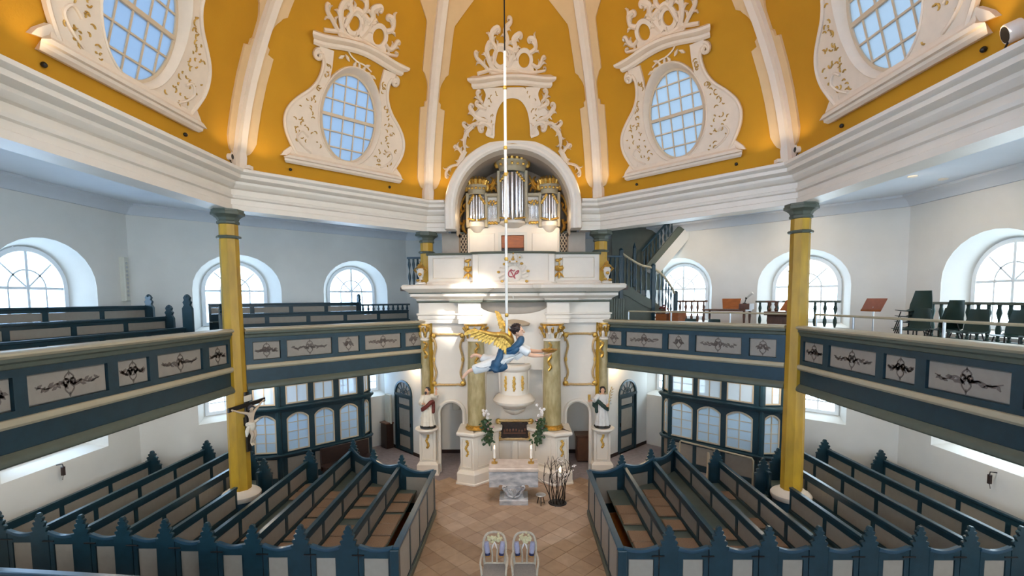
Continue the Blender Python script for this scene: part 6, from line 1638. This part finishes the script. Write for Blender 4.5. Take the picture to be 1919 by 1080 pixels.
obj('stringer', G().prism([(4.55, 6.62), (4.82, 6.62), (6.2, 8.25), (5.9, 8.25)], -.04, .05, XZ(Yu)), 'teal', U)
obj('soffit', G().prism([(4.82, 6.62), (5.12, 6.45), (6.62, 8.25), (6.2, 8.25)], -.05, .75, XZ(Yu)), 'wall', U)
obj('handrail', G().tube([(4.5, Yu - .02, 7.25), (5.35, Yu - .02, 8.2)], .04, 8), 'blue', U)
for i in range(9): x = 4.6 + .12 * i; z = 6.74 + 1.19 * (x - 4.6); obj('baluster', G().lathe([(.02, 0), (.04, .15), (.016, .28), (.04, .42), (.02, .55)], 8, (x, Yu, z)), 'blue', U)
obj('newel_post', G().cbox(4.16, 4.26, 8.3, 8.4, 6.0, 7.35, .01).lathe([(.05, 0), (.06, .03), (.03, .1), (.0, .22)], 8, (4.21, 8.35, 7.35)), 'blue', U)
obj('back_board', G().box(3.6, 5.5, 9.3, 9.34, 5.9, 8.2), 'teal', U)

# steel railings on the right parapets
def railing(k, pts, posts, label):
    f = face(k); r = thing('steel_railing', label, 'railing', f(pts[0], 6.98, 4.95), 0, 'steel railings on the right gallery front')
    obj('tube_rail', G().tube([f(t, 6.98, 5.2) for t in pts], .024, 8), 'cream', r)
    for t in posts: x, y, z = f(t, 6.98, 0); obj('post', G().tube([(x, y, 4.3), (x, y, 5.2)], .022, 8), 'steel', r)
railing('BR', (1.95, 0, -2.5), (1.95, .55, -1.1, -2.5), 'thin rail on posts above the parapet right of the altar wall')
railing('R', (2.6, 0, -2.7), (2.6, 1.4, .2, -.65), 'thin rail on posts above the parapet before the green chairs')

# green shell chairs
CH = thing('shell_chair', 'green shell chair', 'chair', (0, 0, 0), 0, 'green shell chairs in the right gallery')
g = G(); n = 8; prof = [(-.22, .44), (-.1, .43), (.08, .42), (.17, .45), (.21, .56), (.24, .72), (.26, .86)]; rows = []
for y, z in prof:
    wv_ = .22 if z < .5 else .23 - .07 * (z - .5) / .36
    rows.append([(wv_ * (2 * i / n - 1), y - (.03 * abs(2 * i / n - 1) ** 2 if z > .5 else 0), z + (.02 * abs(2 * i / n - 1) ** 2 if z < .5 else 0)) for i in range(n + 1)])
m = n + 1; vs = [p for r in rows for p in r]; N_ = len(vs)
vs += [(x, y + (.012 if z > .48 else 0), z - (.012 if z <= .48 else 0)) for x, y, z in vs]
fs = [(i * m + j, i * m + j + 1, (i + 1) * m + j + 1, (i + 1) * m + j) for i in range(len(rows) - 1) for j in range(n)]; fs += [tuple(N_ + a for a in reversed(q)) for q in fs]
rim = [j for j in range(m)] + [i * m + n for i in range(1, len(rows))] + [(len(rows) - 1) * m + j for j in reversed(range(n))] + [i * m for i in reversed(range(1, len(rows) - 1))]
fs += [(rim[i], rim[(i + 1) % len(rim)], N_ + rim[(i + 1) % len(rim)], N_ + rim[i]) for i in range(len(rim))]
g.add(vs, fs); obj('shell', g, 'chairg', CH, 50, True)
for sx in (-1, 1):
    obj('leg', G().tube([(sx * .17, -.12, .42), (sx * .23, -.22, .0)], .011, 6), 'iron', CH, 35, True); obj('leg', G().tube([(sx * .17, .1, .42), (sx * .23, .2, .0)], .011, 6), 'iron', CH, 35, True)
spots = [(8.45, 1.72, 4.5, 'green chair at the bottom of the tall stack in the right gallery'), (8.45, 1.72, 4.62, 'green chair second from the bottom of the tall stack'), (8.45, 1.72, 4.74, 'green chair third from the bottom of the tall stack'), (8.45, 1.72, 4.86, 'green chair on top of the tall stack in the right gallery'),
         (8.0, 1.22, 4.5, 'green chair standing in front of the tall chair stack'), (8.6, 1.18, 4.5, 'lower green chair of the low stack of two by the wall'), (8.6, 1.18, 4.66, 'upper green chair of the low stack of two by the wall'),
         (8.35, .42, 4.5, 'single green chair before the dark balustrade at far right'), (8.3, -.42, 4.5, 'green chair nearest the right edge of the photo'), (7.35, .95, 4.0, 'green chair low behind the rail post, right gallery')]
for i, (x, y, z, lab) in enumerate(spots):
    o = CH if i == 0 else dup(CH, (0, 0, 0))
    o.location = (x, y, z); o.rotation_euler = (0, 0, -pi / 2 + (.25 if i < 4 else .1 * (i % 3))); o['label'] = lab
fB = face('BR')
for t, lab in ((.32, 'green chair under the orange music desk, left one'), (-.38, 'green chair under the orange music desk, right one')):
    o = dup(CH, fB(t, 7.5, 4.0), -pi / 4, lab); o.scale = (1, 1, 1.15)

# music stand
MS = thing('music_stand', 'music stand with red brown wooden desk in the right gallery corner', 'music stand', (8.6, 3.05, 4.5))
fm = lambda a, d, b: (8.6 + .15 * b + .07 * d, 3.05 - a - .25 * b, 5.4 + b * .9 - .3 * d)
obj('desk', G().prism([(-.34, -.15), (.30, -.15), (.34, .17), (-.30, .17)], -.02, .02, fm), 'deskwood', MS); obj('ledge', G().box(-.34, .30, -.07, .0, -.17, -.14, fm), 'wood', MS)
obj('pole', G().tube([(8.6, 3.05, 4.52), (8.6, 3.05, 5.36)], .016, 8), 'steel', MS); obj('foot', G().lathe([(0, 0), (.2, 0), (.2, .015), (.03, .04), (0, .04)], 14, (8.6, 3.05, 4.5)), 'iron', MS)
# keyboard instruments, boxes, lamp
MD = thing('music_desk', 'wooden keyboard table with upright orange music board, right gallery', 'desk', fB(-.1, 9.0, 4.5))
obj('tabletop', G().cbox(-.85, .45, 8.75, 9.3, 5.2, 5.25, .008, fB), 'wood2', MD)
obj('music_board', G().prism([(-.60, 5.26), (-.14, 5.26), (-.08, 5.57), (-.64, 5.57)], -.02, .02, lambda a, d, b: fB(a, 8.92 + d + (b - 5.26) * .3, b)), 'wood', MD)
obj('side_block', G().cbox(-.92, -.62, 8.85, 9.25, 5.25, 5.42, .015, fB), 'wood2', MD)
for t in (-.8, .4):
    for d in (8.8, 9.25): x, y, z = fB(t, d, 4.5); obj('leg', G().lathe([(.03, 0), (.035, .05), (.025, .35), (.04, .55), (.035, .7)], 8, (x, y, z)), 'wood2', MD)
LA = thing('desk_lamp', 'small white desk lamp with dark joint on the keyboard table', 'lamp', fB(-.72, 9.05, 5.42))
obj('base', G().lathe([(0, 0), (.06, 0), (.05, .02), (0, .03)], 12, fB(-.72, 9.05, 5.42)), 'black', LA)
obj('arm', G().tube([fB(-.72, 9.05, 5.44), fB(-.76, 9.05, 5.58)], .014, 6), 'black', LA); obj('joint', G().blob(fB(-.76, 9.05, 5.58), .035, 8, 6), 'black', LA); obj('shade', G().tube([fB(-.78, 9.05, 5.60), fB(-.95, 9.0, 5.74)], [.03, .04], 10), 'whitew', LA)
HM = thing('harmonium', 'brown carved wooden harmonium with orange lid beside the yellow column', 'harmonium', fB(-1.75, 9.0, 4.5))
obj('body', G().cbox(-2.15, -1.40, 8.85, 9.3, 4.56, 5.10, .02, fB), 'wood2', HM); obj('key_shelf', G().cbox(-2.15, -1.38, 8.65, 9.0, 5.10, 5.20, .01, fB), 'wood2', HM)
obj('lid', G().prism([(-2.1, 5.22), (-1.7, 5.22), (-1.85, 5.53), (-2.1, 5.53)], -.02, .02, lambda a, d, b: fB(a, 8.92 + d + (b - 5.22) * .3, b)), 'wood', HM)
g = G()
for t in (-1.45, -1.62): 
    x, y, z = fB(t, 8.9, 5.2); g.lathe([(.03, 0), (.05, .05), (.02, .12), (.05, .2), (.03, .27)], 8, (x, y, z))
obj('carved_bracket', g, 'wood2', HM); obj('upper_shelf', G().cbox(-1.72, -1.36, 8.82, 9.1, 5.46, 5.5, .008, fB), 'wood2', HM)
for t in (-2.08, -1.46):
    for d in (8.9, 9.25): x, y, z = fB(t, d, 4.5); obj('foot', G().lathe([(.04, 0), (.05, .03), (.04, .07)], 8, (x, y, z)), 'darkwood', HM)
for t, w_, h, lab in ((1.66, .24, .58, 'orange wooden box at the foot of the organ stair, left one'), (1.22, .2, .66, 'orange wooden box at the foot of the organ stair, right one')):
    bx = thing('wooden_box', lab, 'box', fB(t, 8.7, 4.5), 0, 'wooden boxes at the stair foot')
    obj('carcass', G().cbox(t - w_ * .8, t + w_ * .8, 8.45, 8.95, 4.5, 4.5 + h, .012, fB), 'wood', bx); obj('lid', G().cbox(t - w_ * .85, t + w_ * .85, 8.43, 8.97, 4.5 + h, 4.53 + h, .006, fB), 'wood2', bx)
FP_ = thing('flower_pot', 'dark red potted flower on the orange boxes by the stair', 'flowers', fB(1.66, 8.6, 5.11)); g = G()
obj('pot', G().lathe([(0, 0), (.06, 0), (.08, .1), (.07, .1), (0, .08)], 12, fB(1.66, 8.6, 5.11)), 'wood2', FP_)
rnd = random.Random(8); c = Vector(fB(1.66, 8.6, 5.27))
for k in range(14): g.blob(c + Vector((rnd.gauss(0, .05), rnd.gauss(0, .05), rnd.gauss(0, .03))), .035, 7, 5)
o = obj('blossoms', g, 'red', FP_); o['kind'] = 'stuff'

# wall fittings
WL = thing('column_loudspeaker', 'tall white column loudspeaker on the left gallery wall', 'loudspeaker', (-10.3, 4.05, 5.6))
fw = face('L'); obj('housing', G().cbox(3.98, 4.14, 10.22, 10.35, 5.62, 6.78, .02, fw), 'radiator', WL)
for i in range(9): x, y, z = fw(4.06, 10.215, 5.78 + .105 * i); obj('speaker_cone', G().blob((x, y, z), (.012, .035, .035), 10, 6), 'steel', WL)
for sx, yy, zz3, side in ((-1, 1.93, 1.92, 'left'), (1, 1.67, 1.83, 'right')):
    h = thing('wall_hook', 'small dark hook fitting hanging below the lower %s window' % side, 'hook', (sx * 10.3, yy, zz3 - .2), 0, 'wall hooks')
    obj('bracket', G().tube([(sx * 10.34, yy, zz3), (sx * 10.2, yy, zz3 + .02), (sx * 10.18, yy, zz3 - .06)], .012, 6), 'iron', h)
    obj('body', G().cbox(sx * 10.2 - .03, sx * 10.2 + .03, yy - .03, yy + .03, zz3 - .24, zz3 - .04, .01), 'darkwood', h)
    obj('cord', G().tube([(sx * 10.2, yy, zz3 - .24), (sx * 10.2, yy - .02, zz3 - .34)], .006, 5), 'iron', h)
RD2 = thing('radiator', 'white wall radiator beside the left partition door', 'radiator', (-5.0, 9.2, .5))
FL_ = lambda a, d, z: (-(5.05 - .72 * .7 - .7 * a * 1.0) - .0, 9.6 - .72 * .7 + .7 * a * -1 + 0, z)
for i in range(5): q = i * .09; obj('radiator_rib', G().cbox(-4.93 + q * .7 - .03, -4.93 + q * .7 + .03, 9.28 - q * .7 - .04, 9.28 - q * .7 + .06, .95, 2.05, .015), 'radiator', RD2)
BN = thing('dark_bench', 'dark wooden bench before the left glazed stall', 'bench', face('BL')(.6, 8.2, 0)); fb2 = face('BL')
obj('seat', G().cbox(-.1, 1.5, 7.95, 8.4, .44, .5, .01, fb2), 'darkwood', BN); obj('backrest', G().cbox(-.1, 1.5, 8.4, 8.46, .3, 1.0, .01, fb2), 'darkwood', BN)
for t in (-.05, 1.42): obj('leg', G().box(t, t + .06, 7.97, 8.44, 0, .46, fb2), 'darkwood', BN)
CB2 = thing('low_cabinet', 'low dark cabinet against the left partition beside the door', 'cabinet', (-4.65, 8.75, 0))
fp = lambda a, d, z: (-(3.0 + .715 * a + .699 * d), 7.6 + .699 * a - .715 * d, z)
obj('carcass', G().cbox(2.2, 2.62, .06, .35, .02, .95, .01, fp), 'darkwood', CB2); obj('top_board', G().cbox(2.18, 2.64, .04, .38, .95, .99, .006, fp), 'wood2', CB2)
HR = thing('handrail', 'pale pipe handrail before the right glazed stall', 'handrail', face('BR')(0, 8.3, 0)); fr = face('BR')
obj('tube_rail', G().tube([fr(.9, 8.45, 1.02), fr(-1.3, 8.3, 1.02), fr(-1.34, 8.3, .95), fr(-1.34, 8.3, .03)], .028, 8), 'cream', HR)
for t in (.9, -.2): x, y, z = fr(t, 8.4, 0); obj('post', G().tube([(x, y, .03), (x, y, 1.02)], .024, 8), 'cream', HR)
SK = thing('folded_stand', 'folded pale wooden stand legs leaning at the right handrail', 'stand', fr(-.15, 8.1, 0))
for q in (-.08, 0, .08): obj('leg', G().tube([fr(-.15 + q, 8.1 + abs(q), .02), fr(-.12 + q * .2, 8.15, .95)], .016, 6), 'beige', SK)

# lamps: cornice spots, ceiling spots
def spot_fixture(p, aim, label, power, col, size, blend=.4, r=.06, cat='spotlight', m='white', group='spotlights on the cornice'):
    p = Vector(p); d = (Vector(aim) - p).normalized(); t = thing('spotlight', label, cat, p, 0, group)
    obj('housing', G().tube([p - d * .16, p - d * .15, p - d * .01, p], [r * .7, r, r, r * .95], 14), m, t)
    obj('lens', G().tube([p - d * .02, p + d * .004], r * .82, 14), 'black' if power == 0 else 'lampface', t)
    if p.z > 8.5: obj('bracket', G().tube([p - d * .08, (p.x * 1.0, p.y, 8.6)], .012, 6), 'iron', t)
    if power:
        l = bpy.data.lights.new('spot_lamp', 'SPOT'); l.energy = power; l.color = col; l.spot_size = size; l.spot_blend = blend; l.shadow_soft_size = .05
        o = bpy.data.objects.new('spot_lamp', l); COL.objects.link(o); o.location = p + d * .03; o.rotation_euler = d.to_track_quat('-Z', 'Y').to_euler()
WARM = (1.0, .74, .46)
for i, (a, s) in enumerate((('left', -1), ('right', 1))):
    spot_fixture((s * 6.22, 2.35, 8.82), (0, 3, 8.6), 'small black faced spotlight on the cornice at the near %s rib foot' % a, 0, WARM, 1, r=.07)
    b = thing('junction_box', 'small white box on the cornice at the near %s rib foot' % a, 'box', (s * 6.1, 2.72, 8.64), 0, 'white boxes on the cornice'); obj('case', G().cbox(s * 6.1 - .09, s * 6.1 + .09, 2.64, 2.80, 8.64, 8.72, .01), 'white', b)
spot_fixture((6.12, -2.2, 8.78), (0, 1, 6.5), 'large black round spotlight on the cornice at the upper right edge', 0, WARM, 1, r=.12)
# small black outlets under the dome windows
for k, t0, nm in (('L', -.35, 'far left'), ('BL', 0, 'left'), ('BR', 0, 'right'), ('R', -.35, 'far right')):
    for t, q in ((-1.42, 'near'), (1.30, 'far')):
        D = dome(k); p = D(t + t0, .03, 8.83)
        o = obj('cable_outlet', G().blob(p, .04, 8, 6), 'black'); tag(o, 'small black dot outlet under the %s dome window, at its %s end' % (nm, q), 'outlet', 'black outlets under the dome windows')
for x, y, lab in ((8.7, 2.24, 'small round ceiling light over the right gallery, nearer the cornice'), (9.59, 2.51, 'small round ceiling light over the right gallery, nearer the wall')):
    t = thing('ceiling_light', lab, 'lamp', (x, y, 8.2), 0, 'ceiling lights over the right gallery')
    obj('trim_ring', G().lathe([(.05, 8.17), (.09, 8.175), (.09, 8.2), (.05, 8.2)], 16, (x, y, 0)), 'white', t); obj('lens', G().lathe([(0, 8.178), (.052, 8.18), (.052, 8.2), (0, 8.2)], 14, (x, y, 0)), 'lampface', t)
